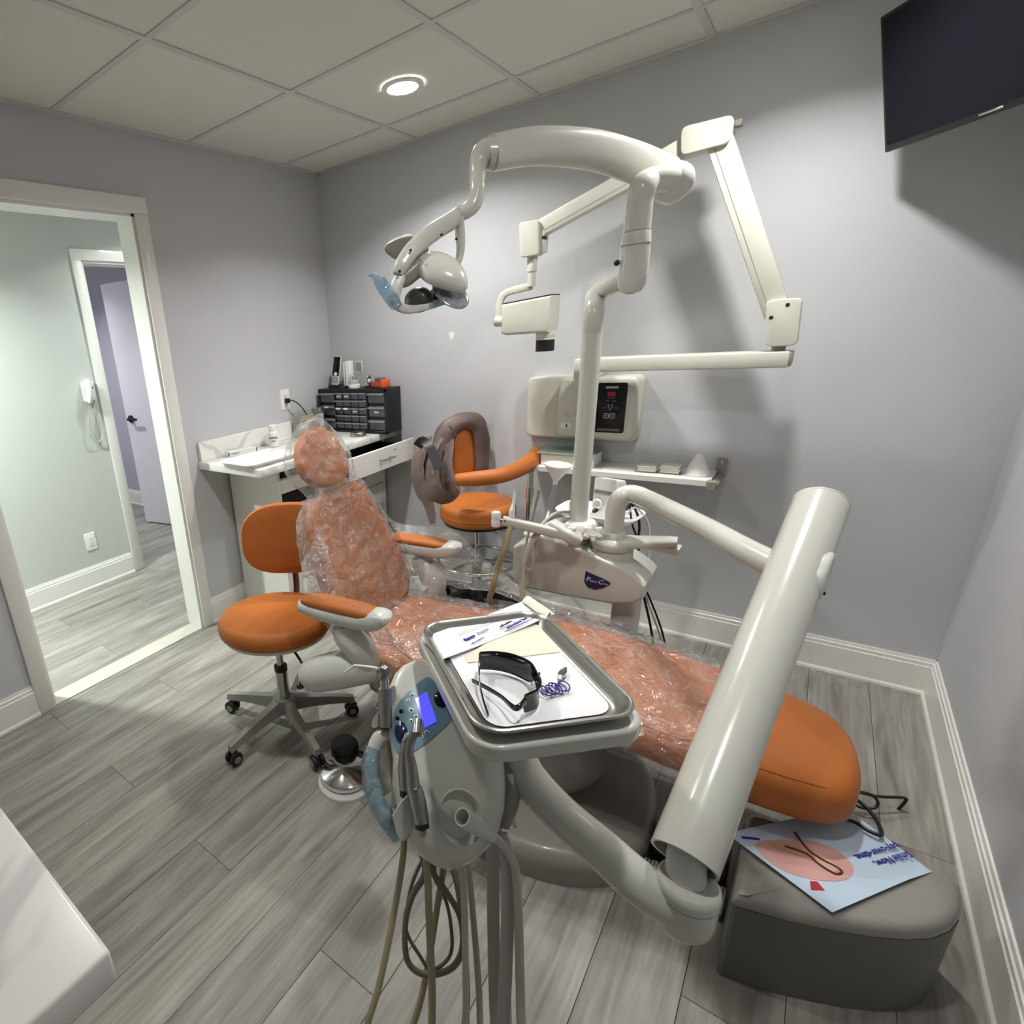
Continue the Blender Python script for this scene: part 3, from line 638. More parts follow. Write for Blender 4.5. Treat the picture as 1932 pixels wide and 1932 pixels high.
b = B(); loft(b, [back_ring(s, *interp(BACK, s)) for s in ss]); part('backrest', b, LEATHER, chair)
b = B(); loft(b, [[BK(s, w_, f) for w_, f in ((hw, -0.085), (hw * 0.85, -0.12), (-hw * 0.85, -0.12), (-hw, -0.085))] for s, hw in ((-0.04, 0.10), (0.05, 0.17), (0.2, 0.17), (0.36, 0.12), (0.42, 0.07))]); part('back_shell', b, LGREY, chair)
# headrest
HC = 0.575
b = B(); rl = []
for k in range(15):
    a = R(-88 + 176 * k / 14); s = HC + 0.108 * math.sin(a); hw = 0.138 * math.cos(a) ** 0.8 * (1 - 0.10 * math.sin(a)); th_ = 0.062 * math.cos(a) ** 0.7
    rl.append(back_ring(s, max(hw, 0.004), max(th_, 0.004), off=0.012))
loft(b, rl); part('headrest', b, LEATHER, chair)
b = B(); bxb(b, (-0.022, -0.006, 0), (0.022, 0.006, 0.24), 0.003, 1, M(((CW.x, 0, ax.x, 0), (CW.y, 0, 0, 0), (CW.z, 0, ax.z, 0), (0, 0, 0, 1))) if False else M.Identity(4)); b.free()
b = B(); tube(b, [BK(0.38, 0, -0.06), BK(0.46, 0, -0.055), BK(0.55, 0, -0.04)], 0.016, 10); part('headrest_post', b, CHROME, chair)
# armrests
for sgn in (-1, 1):
    w0 = sgn * 0.305
    def AR(u, dw, z): return CL(u, w0 + dw, z)
    b = B(); rl = []
    for u, hw, zt, th_ in ((-0.085, 0.012, 0.676, 0.012), (-0.08, 0.028, 0.684, 0.024), (-0.05, 0.038, 0.692, 0.032), (0.05, 0.041, 0.692, 0.034), (0.14, 0.040, 0.690, 0.034), (0.165, 0.036, 0.686, 0.028), (0.178, 0.022, 0.680, 0.014)):
        rl.append([AR(u, hw * math.copysign(abs(math.cos(a)) ** 0.75, math.cos(a)), zt - th_ / 2 + th_ / 2 * math.sin(a)) for a in [2 * math.pi * i / 20 for i in range(20)]])
    loft(b, rl); ar = part('armrest_pad', b, LEATHER, chair)
    b = B(); rl = []
    for u, hw, z0, z1 in ((-0.098, 0.020, 0.645, 0.666), (-0.085, 0.038, 0.632, 0.668), (0.0, 0.044, 0.618, 0.670), (0.13, 0.044, 0.618, 0.672), (0.175, 0.043, 0.622, 0.684), (0.20, 0.041, 0.632, 0.686), (0.222, 0.032, 0.650, 0.682), (0.232, 0.012, 0.662, 0.672)):
        zc, zh = (z0 + z1) / 2, (z1 - z0) / 2
        rl.append([AR(u, hw * math.copysign(abs(math.cos(a)) ** 0.6, math.cos(a)), zc + zh * math.copysign(abs(math.sin(a)) ** 0.6, math.sin(a))) for a in [2 * math.pi * i / 20 for i in range(20)]])
    loft(b, rl); part('armrest_shell', b, LGREY, chair)
    b = B(); tube(b, [AR(0.06, 0, 0.625), AR(0.062, 0, 0.60)], 0.022, 16, smooth=False); tube(b, [AR(0.06, 0, 0.605), AR(0.075, 0.0, 0.57), AR(0.115, 0.005 * -sgn, 0.53), AR(0.12, 0.02 * -sgn, 0.48), AR(0.09, 0.03 * -sgn, 0.44)], [0.036, 0.045, 0.048, 0.05, 0.046], 16); part('armrest_bracket', b, LGREY, chair)
    b = B(); tube(b, [AR(0.135, 0.05 * -sgn, 0.455), AR(0.08, 0.0, 0.455), AR(0.02, -0.02 * -sgn, 0.435), AR(-0.05, -0.03 * -sgn, 0.405), AR(-0.065, -0.03 * -sgn, 0.395)], [0.058, 0.062, 0.062, 0.058, 0.046], 20); part('pivot_cover', b, LGREY, chair)
# ------------------------------------------------------------------ service box beside the chair
sb = thing('service_box', 'beige service box with a blue emblem and white star knobs behind the chair', 'dental unit', (1.82, -0.80, 0.0))
top = [(1.598, 0.672), (1.625, 0.692), (1.66, 0.700), (1.675, 0.728), (1.70, 0.735), (1.78, 0.722), (1.86, 0.700), (1.93, 0.680), (1.97, 0.668), (2.0, 0.652), (2.03, 0.632), (2.043, 0.615)]
bot = [(2.043, 0.572), (2.02, 0.545), (1.95, 0.525), (1.80, 0.515), (1.66, 0.51), (1.61, 0.52), (1.598, 0.55)]
outl = [(x, z) for x, z in bot][::-1] + [(x, z) for x, z in top][::-1]
outl = outl if sum((outl[i - 1][0] * outl[i][1] - outl[i][0] * outl[i - 1][1]) for i in range(len(outl))) > 0 else outl[::-1]
b = B(); slab(b, outl, 0, 0.20, 0.012, 0.012, 4, M.Translation((0, -0.70, 0)) @ RX); part('housing', b, ENAMEL, sb, ang=24)
b = B(); lathe(b, [(0.066, 0.02), (0.066, 0.088), (0.060, 0.094)], 30, M.Translation((1.917, -0.815, 0.61))); lathe(b, [(0.085, 0.0), (0.078, 0.02), (0.068, 0.06)], 30, M.Translation((1.917, -0.815, 0.61))); part('turret', b, ENAMEL, sb)
b = B(); slab(b, rr(0.06, 0.085, 0.028), 0.0, 0.006, 0.002, mx=M.Translation((1.635, -0.80, 0.700))); part('lid', b, ENAMEL, sb)
b = B(); bxb(b, (1.94, -0.86, 0.07), (2.02, -0.76, 0.53), 0.02, 3); bxb(b, (1.86, -1.06, 0.10), (2.02, -0.78, 0.17), 0.02, 3); part('pedestal', b, LGREY, sb)
b = B(); slab(b, [(-0.034, 0.029), (-0.036, -0.012), (-0.024, -0.030), (0.0, -0.034), (0.025, -0.022), (0.045, -0.004), (0.046, 0.004), (0.02, 0.014), (-0.02, 0.024)], 0, 0.003, 0.0005, mx=M.Translation((1.895, -0.9, 0.603)) @ RX); em = part('emblem', b, NAVY, sb, label='navy leaf shaped emblem with white script')
wtext('P', 0.026, 1.870, 0.603, -0.9035, INKW, sb, shear=0.25); wtext('elton', 0.0105, 1.887, 0.600, -0.9035, INKW, sb, shear=0.25); wtext('&', 0.009, 1.901, 0.600, -0.9035, INKG, sb); wtext('C', 0.024, 1.911, 0.602, -0.9035, INKW, sb, shear=0.25); wtext('rane', 0.0095, 1.926, 0.599, -0.9035, INKW, sb, shear=0.25)
# ------------------------------------------------------------------ post arm, flex arm and instrument head
du = thing('delivery_unit', 'cream tubular arm carrying the instrument head and tray', 'dental arm', (1.915, -0.83, 0.70))
b = B(); lathe(b, [(0.062, 0.0), (0.066, 0.006), (0.066, 0.024), (0.060, 0.032), (0.044, 0.040), (0.040, 0.055), (0.036, 0.06)], 28, M.Translation((1.917, -0.82, 0.705)))
sweep(b, [(1.925, -0.82, 0.722), (1.99, -0.815, 0.735), (2.06, -0.81, 0.748), (2.105, -0.805, 0.755)], rr(0.075, 0.03, 0.012, 3), 4, scale=[1.4, 1.0, 0.85, 0.7]); part('collar', b, ENAMEL, du)
b = B(); sweep(b, [(2.03, -0.80, 0.728), (2.08, -0.80, 0.726), (2.115, -0.80, 0.724)], rr(0.05, 0.028, 0.010, 3), 3); part('grip', b, LGREY, du)
e_ = V((2.385, -1.30, 0.895)); s_ = V((1.917, -0.82, 0.74)); d_ = (V((2.366, -1.262, 0.895)) - V((1.95, -0.775, 0.895))); d_.z = 0; d_.normalize()
b = B(); tube(b, [s_, s_ + V((0, 0, 0.06)), s_ + V((0, 0, 0.105)), V((1.929, -0.812, 0.885)), V((1.958, -0.80, 0.897)), V((2.02, -0.855, 0.897)), V((2.20, -1.057, 0.895)), V((2.30, -1.185, 0.895)), V((2.40, -1.30, 0.895))], 0.0305, 20, 6); part('post', b, ENAMEL, du)
ta, tb = at(1549, 950, 1.20), at(1290, 1622, 0.888)
tax = (tb - ta).normalized()
b = B(); L_ = (tb - ta).length
mxt = basis(ta, tax, (1, 0, 0))
prof_o = [(0.030, -0.012), (0.040, -0.010), (0.0465, -0.004), (0.049, 0.004), (0.049, L_), (0.0445, L_), (0.0445, L_ - 0.2), (0.02, L_ - 0.21)]
lathe(b, prof_o, 36, mxt); part('flex_arm', b, ENAMEL, du)
b = B(); lathe(b, [(0.0495, 0.0), (0.0495, 0.004), (0.0485, 0.006)], 36, mxt, cap=False); part('end_cap_ring', b, LGREY, du)
bp_ = ta + tax * 0.20
sd = tax.cross(V((0, 0, 1))).normalized()
if sd.x < 0: sd = -sd
b = B(); slab(b, circ(0.045, 24), 0, 0.016, 0.008, mx=basis(bp_ + sd * 0.036, sd, tax) @ M.Diagonal((1.3, 0.8, 1, 1))); p = part('pivot_cap', b, LGREY, du)
b = B(); sph(b, bp_ + sd * 0.0515 + tax * 0.03 - V((0, 0, 0.012)), (0.004, 0.004, 0.004), n=10); part('screw', b, DARK, p)
je = at(1292, 1665, 0.895); jl = at(1288, 1700, 0.89)
b = B(); tube(b, [tb - tax * 0.13, tb - tax * 0.03, at(1294, 1640, 0.893), at(1294, 1682, 0.893)], 0.029, 22, 5); part('inner_link', b, LGREY, du)
b = B(); lathe(b, [(0.040, 0.034), (0.0445, 0.030), (0.046, 0.022), (0.046, -0.03), (0.044, -0.05), (0.034, -0.066), (0.02, -0.07)], 28, M.Translation(at(1294, 1690, 0.893))); jt = part('elbow_joint', b, ENAMEL, du)
b = B(); lathe(b, [(0.046, 0.0), (0.0462, -0.0012), (0.046, -0.0024)], 28, M.Translation(at(1294, 1690, 0.893) + V((0, 0, 0.012))), cap=False); part('joint_line', b, GREYP, jt)
q0 = at(1294, 1700, 0.893); zl = q0.z - 0.012
LA = [V((q0.x, q0.y, zl)), at(1215, 1672, 0.92), at(1130, 1598, 0.97), at(1060, 1538, 1.02), at(1005, 1478, 1.06), at(985, 1440, 1.075), at(978, 1405, 1.085), at(977, 1372, 1.09)]
b = B(); tube(b, LA, [0.043, 0.037, 0.036, 0.036, 0.036, 0.033, 0.026, 0.022], 22, 6); part('lower_arm', b, ENAMEL, du)
# ------------------------------------------------------------------ instrument head
def onz(px, py, z):
    d = RGT * ((px - CX) / FPX) + DWN * ((py - CY) / FPX) + FWD
    return CAM + d * ((z - CAM.z) / d.z)
ST = [(1246, 782, 806, 1.155, 0.004, 0.02), (1256, 760, 838, 1.152, 0.010, 0.045), (1272, 745, 868, 1.143, 0.016, 0.06), (1300, 733, 895, 1.125, 0.022, 0.075), (1340, 728, 918, 1.100, 0.027, 0.08), (1385, 732, 938, 1.075, 0.032, 0.08), (1430, 741, 950, 1.052, 0.036, 0.08), (1480, 740, 954, 1.030, 0.042, 0.08), (1525, 748, 952, 1.012, 0.046, 0.08), (1565, 760, 942, 0.998, 0.046, 0.075), (1598, 776, 924, 0.990, 0.042, 0.068), (1622, 800, 898, 0.987, 0.033, 0.05), (1636, 826, 872, 0.988, 0.018, 0.03), (1641, 842, 858, 0.992, 0.006, 0.012)]
def stn(py):
    if py <= ST[0][0]: return ST[0][1:]
    for a, c_ in zip(ST, ST[1:]):
        if py <= c_[0]:
            f = (py - a[0]) / (c_[0] - a[0]); return [p + (q - p) * f for p, q in zip(a[1:], c_[1:])]
    return ST[-1][1:]
PW_ = 2.5
def hf(px, py, lift=0.0):
    xl, xr, d, bu, bk = stn(py); xc, hx = (xl + xr) / 2, (xr - xl) / 2
    t_ = min(0.995, abs(px - xc) / hx)
    return at(px, py, d - bu * (1 - t_ ** PW_) ** (1 / PW_) - lift)
head = thing('instrument_console', 'cream instrument head with blue display panel under the tray', 'instrument console', onz(850, 1560, 0.55))
b = B(); rl = []
pys = []
for a, c_ in zip(ST, ST[1:]): pys += [a[0] + (c_[0] - a[0]) * k / 3 for k in range(3)]
pys.append(ST[-1][0])
for py in pys:
    xl, xr, d, bu, bk = stn(py); xc, hx = (xl + xr) / 2, (xr - xl) / 2; r_ = []
    for i in range(36):
        a = 2 * math.pi * i / 36; ca, sa = math.cos(a), math.sin(a)
        x = xc + hx * math.copysign(abs(ca) ** (2 / PW_), ca); s2 = math.copysign(abs(sa) ** (2 / PW_), sa)
        r_.append(at(x, py, d - (bu if s2 > 0 else bk) * s2))
    rl.append(r_)
loft(b, rl); part('housing', b, ENAMEL, head)
# rear rim of the housing and hanger to the arm
b = B(); tube(b, [at(958, 1405, 1.09), at(962, 1450, 1.075), at(960, 1510, 1.055), at(948, 1560, 1.045)], [0.012, 0.02, 0.02, 0.012], 12); part('rear_rim', b, GREYP, head)
b = B(); tube(b, [at(962, 1460, 1.06), at(966, 1490, 1.05), at(962, 1530, 1.045), at(968, 1545, 1.04), at(972, 1560, 1.04)], [0.009, 0.006, 0.004, 0.004, 0.004], 10); part('release_lever', b, LGREY, head)
def patch(bm, poly, lift, n=(1, 0.75, 0.5, 0.25), thick=0.0015):
    cx = sum(p[0] for p in poly) / len(poly); cy = sum(p[1] for p in poly) / len(poly)
    P_ = cat([V((*p, 0)) for p in poly], 4, True); rl = [[hf(p.x, p.y, lift - thick - 0.001) for p in P_]]
    for f in n: rl.append([hf(cx + (p.x - cx) * f, cy + (p.y - cy) * f, lift) for p in P_])
    c_ = [hf(cx + (p.x - cx) * 0.02, cy + (p.y - cy) * 0.02, lift) for p in P_]; rl.append(c_)
    return loft(bm, rl, False, True)
b = B(); patch(b, [(792, 1286), (812, 1279), (838, 1318), (853, 1352), (826, 1382), (792, 1410), (762, 1426), (745, 1412), (738, 1384), (742, 1352), (752, 1326), (772, 1304)], 0.0018); pan = part('control_panel', b, PANELB, head, label='teal blue control panel with buttons')
SCREEN = mat('lit_blue_screen', sr(40, 40, 230), 0.2, var=0.03, emit=(0.06, 0.06, 0.95), estr=1.6)
b = B(); q4 = [(783, 1319), (805, 1305), (824, 1361), (802, 1373)]
rl = [[hf(x, y, l) for x, y in q4] for l in (0.001, 0.0035)]; loft(b, rl); part('display', b, SCREEN, head, label='glowing blue display')
def disc(px, py, r, lift, m_, name, rx=1.0, dome=0.4, par=None):
    c0 = hf(px, py, lift); n_ = (hf(px + 2, py, lift) - hf(px - 2, py, lift)).cross(hf(px, py + 2, lift) - hf(px, py - 2, lift)).normalized()
    if n_.dot(CAM - c0) < 0: n_ = -n_
    b = B(); slab(b, circ(r * rx, 18, r), -0.002, 0.0008, 0.0005, mx=basis(c0, n_, RGT), dome=r * dome); return part(name, b, m_, head)
for px, py, r in ((778, 1311, 3.6), (770, 1322, 3.6), (776, 1340, 5), (785, 1352, 4), (776, 1360, 4), (794, 1389, 4.2), (805, 1382, 4.2)):
    disc(px, py, r * 1.05e-3, 0.002, WHITEP, 'button', dome=0.2); disc(px, py, r * 0.55e-3, 0.0034, KNOBB, 'button_mark', dome=0.1)
for px, py in ((757, 1342), (750, 1355)): disc(px, py, 0.0045, 0.002, BLACKG, 'button', dome=0.2)
disc(757, 1381, 0.0205, 0.002, KNOBB, 'selector_pad', rx=0.62, dome=0.22)
disc(832, 1320, 0.017, 0.002, BLACKG, 'gauge', rx=0.8, dome=0.25)
# instrument cradles
def wedge(name, poly, d, th_, lift=0.0, bv=0.004):
    P_ = cat([V((*p, 0)) for p in poly], 3, True)
    b = B(); rl = []
    for f, dd_ in ((0.93, d - 0.0), (1.0, d + 0.004), (1.0, d + th_), (0.9, d + th_ + 0.004)):
        cx = sum(p.x for p in P_) / len(P_); cy = sum(p.y for p in P_) / len(P_)
        rl.append([at(cx + (p.x - cx) * f, cy + (p.y - cy) * f, dd_) for p in P_])
    loft(b, rl); return part(name, b, ENAMEL, head)
wedge('cradle', [(744, 1292), (722, 1312), (706, 1330), (704, 1332), (722, 1340), (738, 1338), (748, 1312)], 1.09, 0.04)
wedge('cradle', [(724, 1334), (704, 1356), (702, 1372), (712, 1372), (728, 1356), (736, 1344)], 1.075, 0.045)
wedge('cradle', [(768, 1500), (742, 1534), (741, 1545), (752, 1580), (764, 1586), (782, 1560), (800, 1530), (796, 1500)], 0.965, 0.05)
wedge('cradle', [(730, 1500), (716, 1514), (722, 1530), (742, 1524), (762, 1500), (752, 1488)], 1.015, 0.04)
# suction port: raised rim and shadowed cup
cc = hf(870, 1542, 0.004); nn = (CAM - cc).normalized()
b = B(); lathe(b, [(0.043, -0.02), (0.043, 0.0), (0.0405, 0.003), (0.038, 0.0), (0.030, -0.012), (0.012, -0.016)], 32, basis(cc, (nn + V((0.1, -0.1, 0.2))).normalized(), RGT) @ M.Diagonal((0.92, 1.08, 1, 1))); part('cup_rim', b, ENAMEL, head)
# handle with blue barrier film
hp_ = [at(738, 1380, 1.085), at(715, 1392, 1.075), at(703, 1420, 1.062), at(701, 1460, 1.045), at(710, 1505, 1.03), at(726, 1535, 1.02), at(748, 1560, 1.02)]
b = B(); tube(b, hp_, [0.016, 0.014, 0.0125, 0.0125, 0.0125, 0.013, 0.014], 14); part('handle', b, ENAMEL, head)
b = B(); tube(b, [at(705, 1412, 1.064), at(699, 1440, 1.052), at(702, 1480, 1.036), at(714, 1516, 1.024), at(730, 1545, 1.015), at(742, 1570, 1.008), at(748, 1590, 1.0)], [0.0145, 0.017, 0.019, 0.018, 0.017, 0.0135, 0.006], 16)
for v in b.verts: v.co += noise.noise_vector(v.co * 38) * 0.0035
part('barrier_film', b, BLUEF, head, label='crinkled blue plastic film around the handle')
# lumen of hoses under the head
def hose(name, pts, r, m_, par): b = B(); tube(b, pts, r, 10, 7); return part(name, b, m_, par)
# ------------------------------------------------------------------ instruments in their cradles (each its own thing with its hose)
sy = thing('air_water_syringe', 'steel air water syringe with thin white nozzle beside the blue display', 'dental syringe', at(724, 1372, 1.07))
b = B(); tube(b, [at(728, 1372, 1.068), at(727, 1340, 1.075)], [0.0125, 0.013], 16, smooth=False); tube(b, [at(727, 1340, 1.075), at(726, 1300, 1.083)], [0.013, 0.0135], 16, smooth=False); part('grip', b, STEELD, sy)
b = B(); tube(b, [at(726, 1300, 1.083), at(726, 1297, 1.083), at(726, 1285, 1.086), at(725, 1276, 1.088)], [0.0125, 0.009, 0.009, 0.007], 14, smooth=False); part('neck', b, CHROME, sy)
b = B(); tube(b, [at(731, 1262, 1.085), at(722, 1270, 1.088), at(721, 1282, 1.088)], [0.013, 0.0145, 0.011], 14); sph(b, at(725, 1266, 1.085), (0.013, 0.014, 0.013), n=14); part('syringe_head', b, STEELD, sy)
b = B(); tube(b, [at(718, 1263, 1.09), at(700, 1259, 1.10), at(672, 1256, 1.115), at(666, 1258, 1.118), at(650, 1269, 1.125)], [0.0035, 0.003, 0.0026, 0.0026, 0.002], 10, 4); part('nozzle', b, WHITEP, sy)
hose('hose', [at(726, 1375, 1.07), at(735, 1420, 1.10), at(752, 1540, 1.06), at(762, 1600, 1.03), at(740, 1740, 1.0), at(715, 1860, 0.98), at(690, 1960, 0.97), at(720, 2050, 1.0), at(790, 1900, 1.05), at(830, 1680, 1.06), at(840, 1620, 1.04)], 0.0062, HOSET, sy)
h1 = thing('handpiece', 'long steel dental handpiece with an angled head in the front cradle', 'dental handpiece', at(790, 1555, 0.95), group='dental handpieces')
b = B(); tube(b, [at(795, 1552, 0.945), at(788, 1515, 0.952), at(782, 1490, 0.957), at(780, 1488, 0.957), at(776, 1450, 0.965), at(772, 1425, 0.972)], [0.0135, 0.0155, 0.0145, 0.0128, 0.011, 0.0085], 16, 4); part('barrel', b, STEELD, h1)
b = B(); tube(b, [at(772, 1430, 0.970), at(773, 1408, 0.976), at(778, 1392, 0.978), at(784, 1378, 0.976)], [0.0085, 0.0075, 0.0075, 0.006], 12, 4); part('neck', b, STEELD, h1)
b = B(); hd_ = at(788, 1373, 0.972); tube(b, [hd_ + V((-0.006, 0.012, 0.004)), hd_ + V((0.006, -0.012, -0.004))], 0.0085, 14, smooth=False); part('turbine_head', b, CHROME, h1)
b = B(); tube(b, [at(797, 1562, 0.943), at(795, 1551, 0.945)], 0.0125, 14, smooth=False); part('coupling', b, BLACK, h1)
hose('hose', [at(797, 1562, 0.945), at(800, 1600, 1.0), at(806, 1640, 1.0), at(810, 1740, 0.99), at(815, 1860, 0.98), at(818, 1990, 0.97), at(850, 2060, 1.0), at(880, 1900, 1.05), at(868, 1700, 1.06), at(850, 1625, 1.04)], 0.0068, HOSET, h1)
h2 = thing('handpiece', 'slimmer grey handpiece half hidden in the left cradle', 'dental handpiece', at(764, 1500, 0.99), group='dental handpieces')
b = B(); tube(b, [at(764, 1490, 0.99), at(762, 1450, 0.995), at(763, 1420, 1.0), at(765, 1395, 1.0)], [0.010, 0.0105, 0.009, 0.006], 14, 4); part('barrel', b, STEELD, h2)
b = B(); tube(b, [at(765, 1398, 1.0), at(768, 1386, 0.998), at(773, 1392, 0.99), at(777, 1412, 0.985)], [0.005, 0.0045, 0.004, 0.003], 10, 4); part('neck', b, CHROME, h2)
b = B(); tube(b, [at(765, 1502, 0.988), at(764, 1489, 0.99)], 0.0098, 14, smooth=False); part('coupling', b, BLACK, h2)
hose('hose', [at(765, 1502, 0.99), at(775, 1560, 1.03), at(802, 1640, 1.04), at(778, 1690, 1.05), at(765, 1740, 1.05), at(768, 1810, 1.04), at(800, 1838, 1.03), at(850, 1828, 1.03), at(872, 1790, 1.03), at(868, 1730, 1.03), at(840, 1680, 1.04), at(818, 1645, 1.045), at(825, 1600, 1.05)], 0.0058, HOSEB, h2)
h3 = thing('saliva_ejector', 'cream open ended suction tip at the front of the instrument head', 'suction hose', at(900, 1560, 0.94))
b = B(); sa_, se_ = at(872, 1541, 0.915), at(925, 1576, 0.955)
t_ = (se_ - sa_); Ls = t_.length
lathe(b, [(0.0125, 0.03), (0.0125, 0.0), (0.0152, 0.0), (0.0155, 0.012), (0.015, Ls * 0.5), (0.011, Ls * 0.85), (0.0085, Ls * 1.15), (0.0075, Ls * 1.2)], 22, basis(sa_, t_, V((0, 0, 1)))); part('tip', b, LGREY, h3)
hose('hose', [se_, at(940, 1586, 0.96), at(960, 1608, 0.965), at(972, 1640, 0.97), at(977, 1700, 0.97), at(980, 1800, 0.965), at(983, 1932, 0.95), at(985, 2010, 0.95), at(975, 2060, 0.98), at(960, 1960, 1.02), at(955, 1800, 1.04), at(955, 1650, 1.05), at(950, 1570, 1.05)], 0.0078, HOSEG, h3)
b = B(); sweep(b, [at(948, 1585, 0.985), at(958, 1640, 0.985), at(957, 1760, 0.985), at(950, 1932, 0.975), at(948, 2040, 0.99), at(935, 1900, 1.05), at(930, 1640, 1.07), at(935, 1560, 1.05)], rr(0.024, 0.006, 0.0028, 2), 6, up=FWD); solo('hose_sleeve', b, HOSEG, 'flat grey hose hanging beside the suction hose', 'hose')
b = B(); tube(b, [at(868, 1630, 1.0), at(875, 1680, 0.995), at(878, 1800, 0.985), at(880, 1932, 0.97), at(884, 2020, 0.97), at(900, 2050, 1.0), at(905, 1900, 1.05), at(890, 1700, 1.07), at(880, 1615, 1.04)], 0.0062, 10, 7); solo('thin_hose', b, HOSEG, 'pale thin hose hanging below the middle of the instrument head', 'hose')
b = B(); tube(b, [at(798, 1620, 1.05), at(778, 1665, 1.06), at(767, 1720, 1.06), at(768, 1760, 1.06), at(790, 1800, 1.05), at(815, 1830, 1.04), at(850, 1800, 1.05), at(850, 1740, 1.06), at(838, 1690, 1.06), at(818, 1650, 1.05), at(826, 1600, 1.05)], 0.0035, 8, 7); solo('coil_hose', b, HOSEB, 'thin brown hose looped below the instrument head', 'hose')
# ------------------------------------------------------------------ tray holder, tray and what lies on it
TA = R(-43.5); TC = V((2.036, -1.944, 0)); ZT = 0.894
TM = M.Translation(TC) @ M.Rotation(TA, 4, 'Z')
th2 = thing('tray_holder', 'cream rounded tray holder above the instrument head', 'tray holder', (TC.x, TC.y, 0.855), TA)
b = B(); slab(b, rr(0.362, 0.280, 0.05, 8), 0.846, 0.8755, 0.006, 0.006, mx=TM); part('deck', b, ENAMEL, th2)
b = B(); q = at(975, 1402, 1.085); bxb(b, (q.x - 0.03, q.y - 0.03, 0.838), (q.x + 0.035, q.y + 0.03, 0.856), 0.006, 2); tube(b, [at(975, 1405, 1.085), V((q.x, q.y, 0.80)), V((q.x, q.y, 0.842))], 0.02, 14, smooth=False); part('mount', b, ENAMEL, th2)
b = B(); o1, o2, o3, o4 = rr(0.342, 0.262, 0.046, 8), rr(0.330, 0.250, 0.042, 8), rr(0.308, 0.228, 0.036, 8), rr(0.296, 0.216, 0.03, 8)
L3 = lambda o, z: [V((x, y, z)) for x, y in o]
tb_ = B(); loft(tb_, [L3(rr(0.290, 0.210, 0.03, 8), ZT - 0.0175), L3(o4, ZT - 0.017), L3(rr(0.315, 0.235, 0.038, 8), ZT - 0.006), L3(rr(0.336, 0.256, 0.044, 8), ZT - 0.003), L3(o1, ZT - 0.0015), L3(rr(0.344, 0.264, 0.047, 8), ZT + 0.001), L3(o1, ZT + 0.0035), L3(rr(0.336, 0.256, 0.044, 8), ZT + 0.0045), L3(o2, ZT + 0.003), L3(rr(0.324, 0.244, 0.041, 8), ZT - 0.001), L3(rr(0.306, 0.226, 0.036, 8), ZT - 0.011), L3(rr(0.296, 0.216, 0.032, 8), ZT - 0.0145), L3(rr(0.286, 0.206, 0.03, 8), ZT - 0.0155)]); join(b, tb_, TM)
solo('instrument_tray', b, STEEL, 'stainless steel instrument tray resting on the tray holder', 'tray')
ZP = ZT - 0.015
b = B(); slab(b, rr(0.284, 0.204, 0.03, 6), ZP, ZP + 0.0012, mx=TM); solo('tray_paper', b, PAPER, 'white paper liner in the steel tray', 'paper liner')
def sheet(pts, z, th_, curl=None, nu=14, nv=6):
    """thin sheet over four plan corners (a,b,c,d) with an optional lift function"""
    a, b_, c_, d_ = [V((p[0], p[1], 0)) for p in pts]; bm = B(); G = []
    for s, dz in ((0, 0), (1, th_)):
        g = []
        for i in range(nu + 1):
            row = []
            for j in range(nv + 1):
                u, v = i / nu, j / nv; p = a.lerp(b_, u).lerp(d_.lerp(c_, u), v); p.z = z + dz + (curl(u, v) if curl else 0); row.append(bm.verts.new(p))
            g.append(row)
        G.append(g)
        for i in range(nu):
            for j in range(nv): bm.faces.new((g[i][j], g[i + 1][j], g[i + 1][j + 1], g[i][j + 1]))
    for i in range(nu):
        for j in (0, nv): bm.faces.new((G[0][i][j], G[0][i + 1][j], G[1][i + 1][j], G[1][i][j]))
    for j in range(nv):
        for i in (0, nu): bm.faces.new((G[0][i][j], G[0][i][j + 1], G[1][i][j + 1], G[1][i][j]))
    return bm
z0 = ZP + 0.0016
e1 = sheet([onz(877, 1240, z0), onz(1005, 1166, z0), onz(1056, 1231, z0), onz(883, 1251, z0)], z0, 0.0012, lambda u, v: 0.004 * math.sin(u * 3.1) * (1 - v)); solo('sterilization_pouch', e1, PAPERC, 'plain cream paper pouch lying under the printed pouch', 'paper pouch', 'paper pouches on the tray')
pk = [onz(795, 1208, z0), onz(992, 1140, z0), onz(1046, 1166, z0), onz(833, 1251, z0)]
crl = lambda u, v: 0.0045 + 0.010 * max(0, u - 0.55) + 0.0022 * math.sin(v * 20) * max(0, 0.3 - u) * 3
t = thing('printed_pouch', 'white paper pouch printed with blue lettering across the tray', 'paper pouch', pk[0], group='paper pouches on the tray')
e1 = sheet(pk, z0, 0.0015, crl); part('pouch', e1, PAPER, t)
fl_ = [onz(985, 1130, z0 + 0.02), onz(1000, 1122, z0 + 0.02), onz(1042, 1150, z0 + 0.02), onz(1030, 1164, z0 + 0.02)]
e1 = sheet(fl_, z0 + 0.014, 0.0012, lambda u, v: 0.006 * math.sin(u * 3.1), 5, 4); part('folded_flap', e1, PAPERC, t)
xa = (onz(1005, 1161, z0) - onz(876, 1220, z0)); xa.z = 0.010; xa.normalize()
def ptext(s, size, px, py, m_, lift=0.0085, **k):
    o = onz(px, py, z0 + lift); zz = V((0, 0, 1)); zz = (zz - xa * zz.dot(xa)).normalized(); y = zz.cross(xa)
    return text(s, size, m_, t, M(((xa.x, y.x, zz.x, o.x), (xa.y, y.y, zz.y, o.y), (xa.z, y.z, zz.z, o.z), (0, 0, 0, 1))), **k)
ptext('Benco', 0.0108, 886, 1203, INKB, 0.0085, bold=0.0006); ptext('Dental', 0.0108, 911, 1191, INKG, 0.0095)
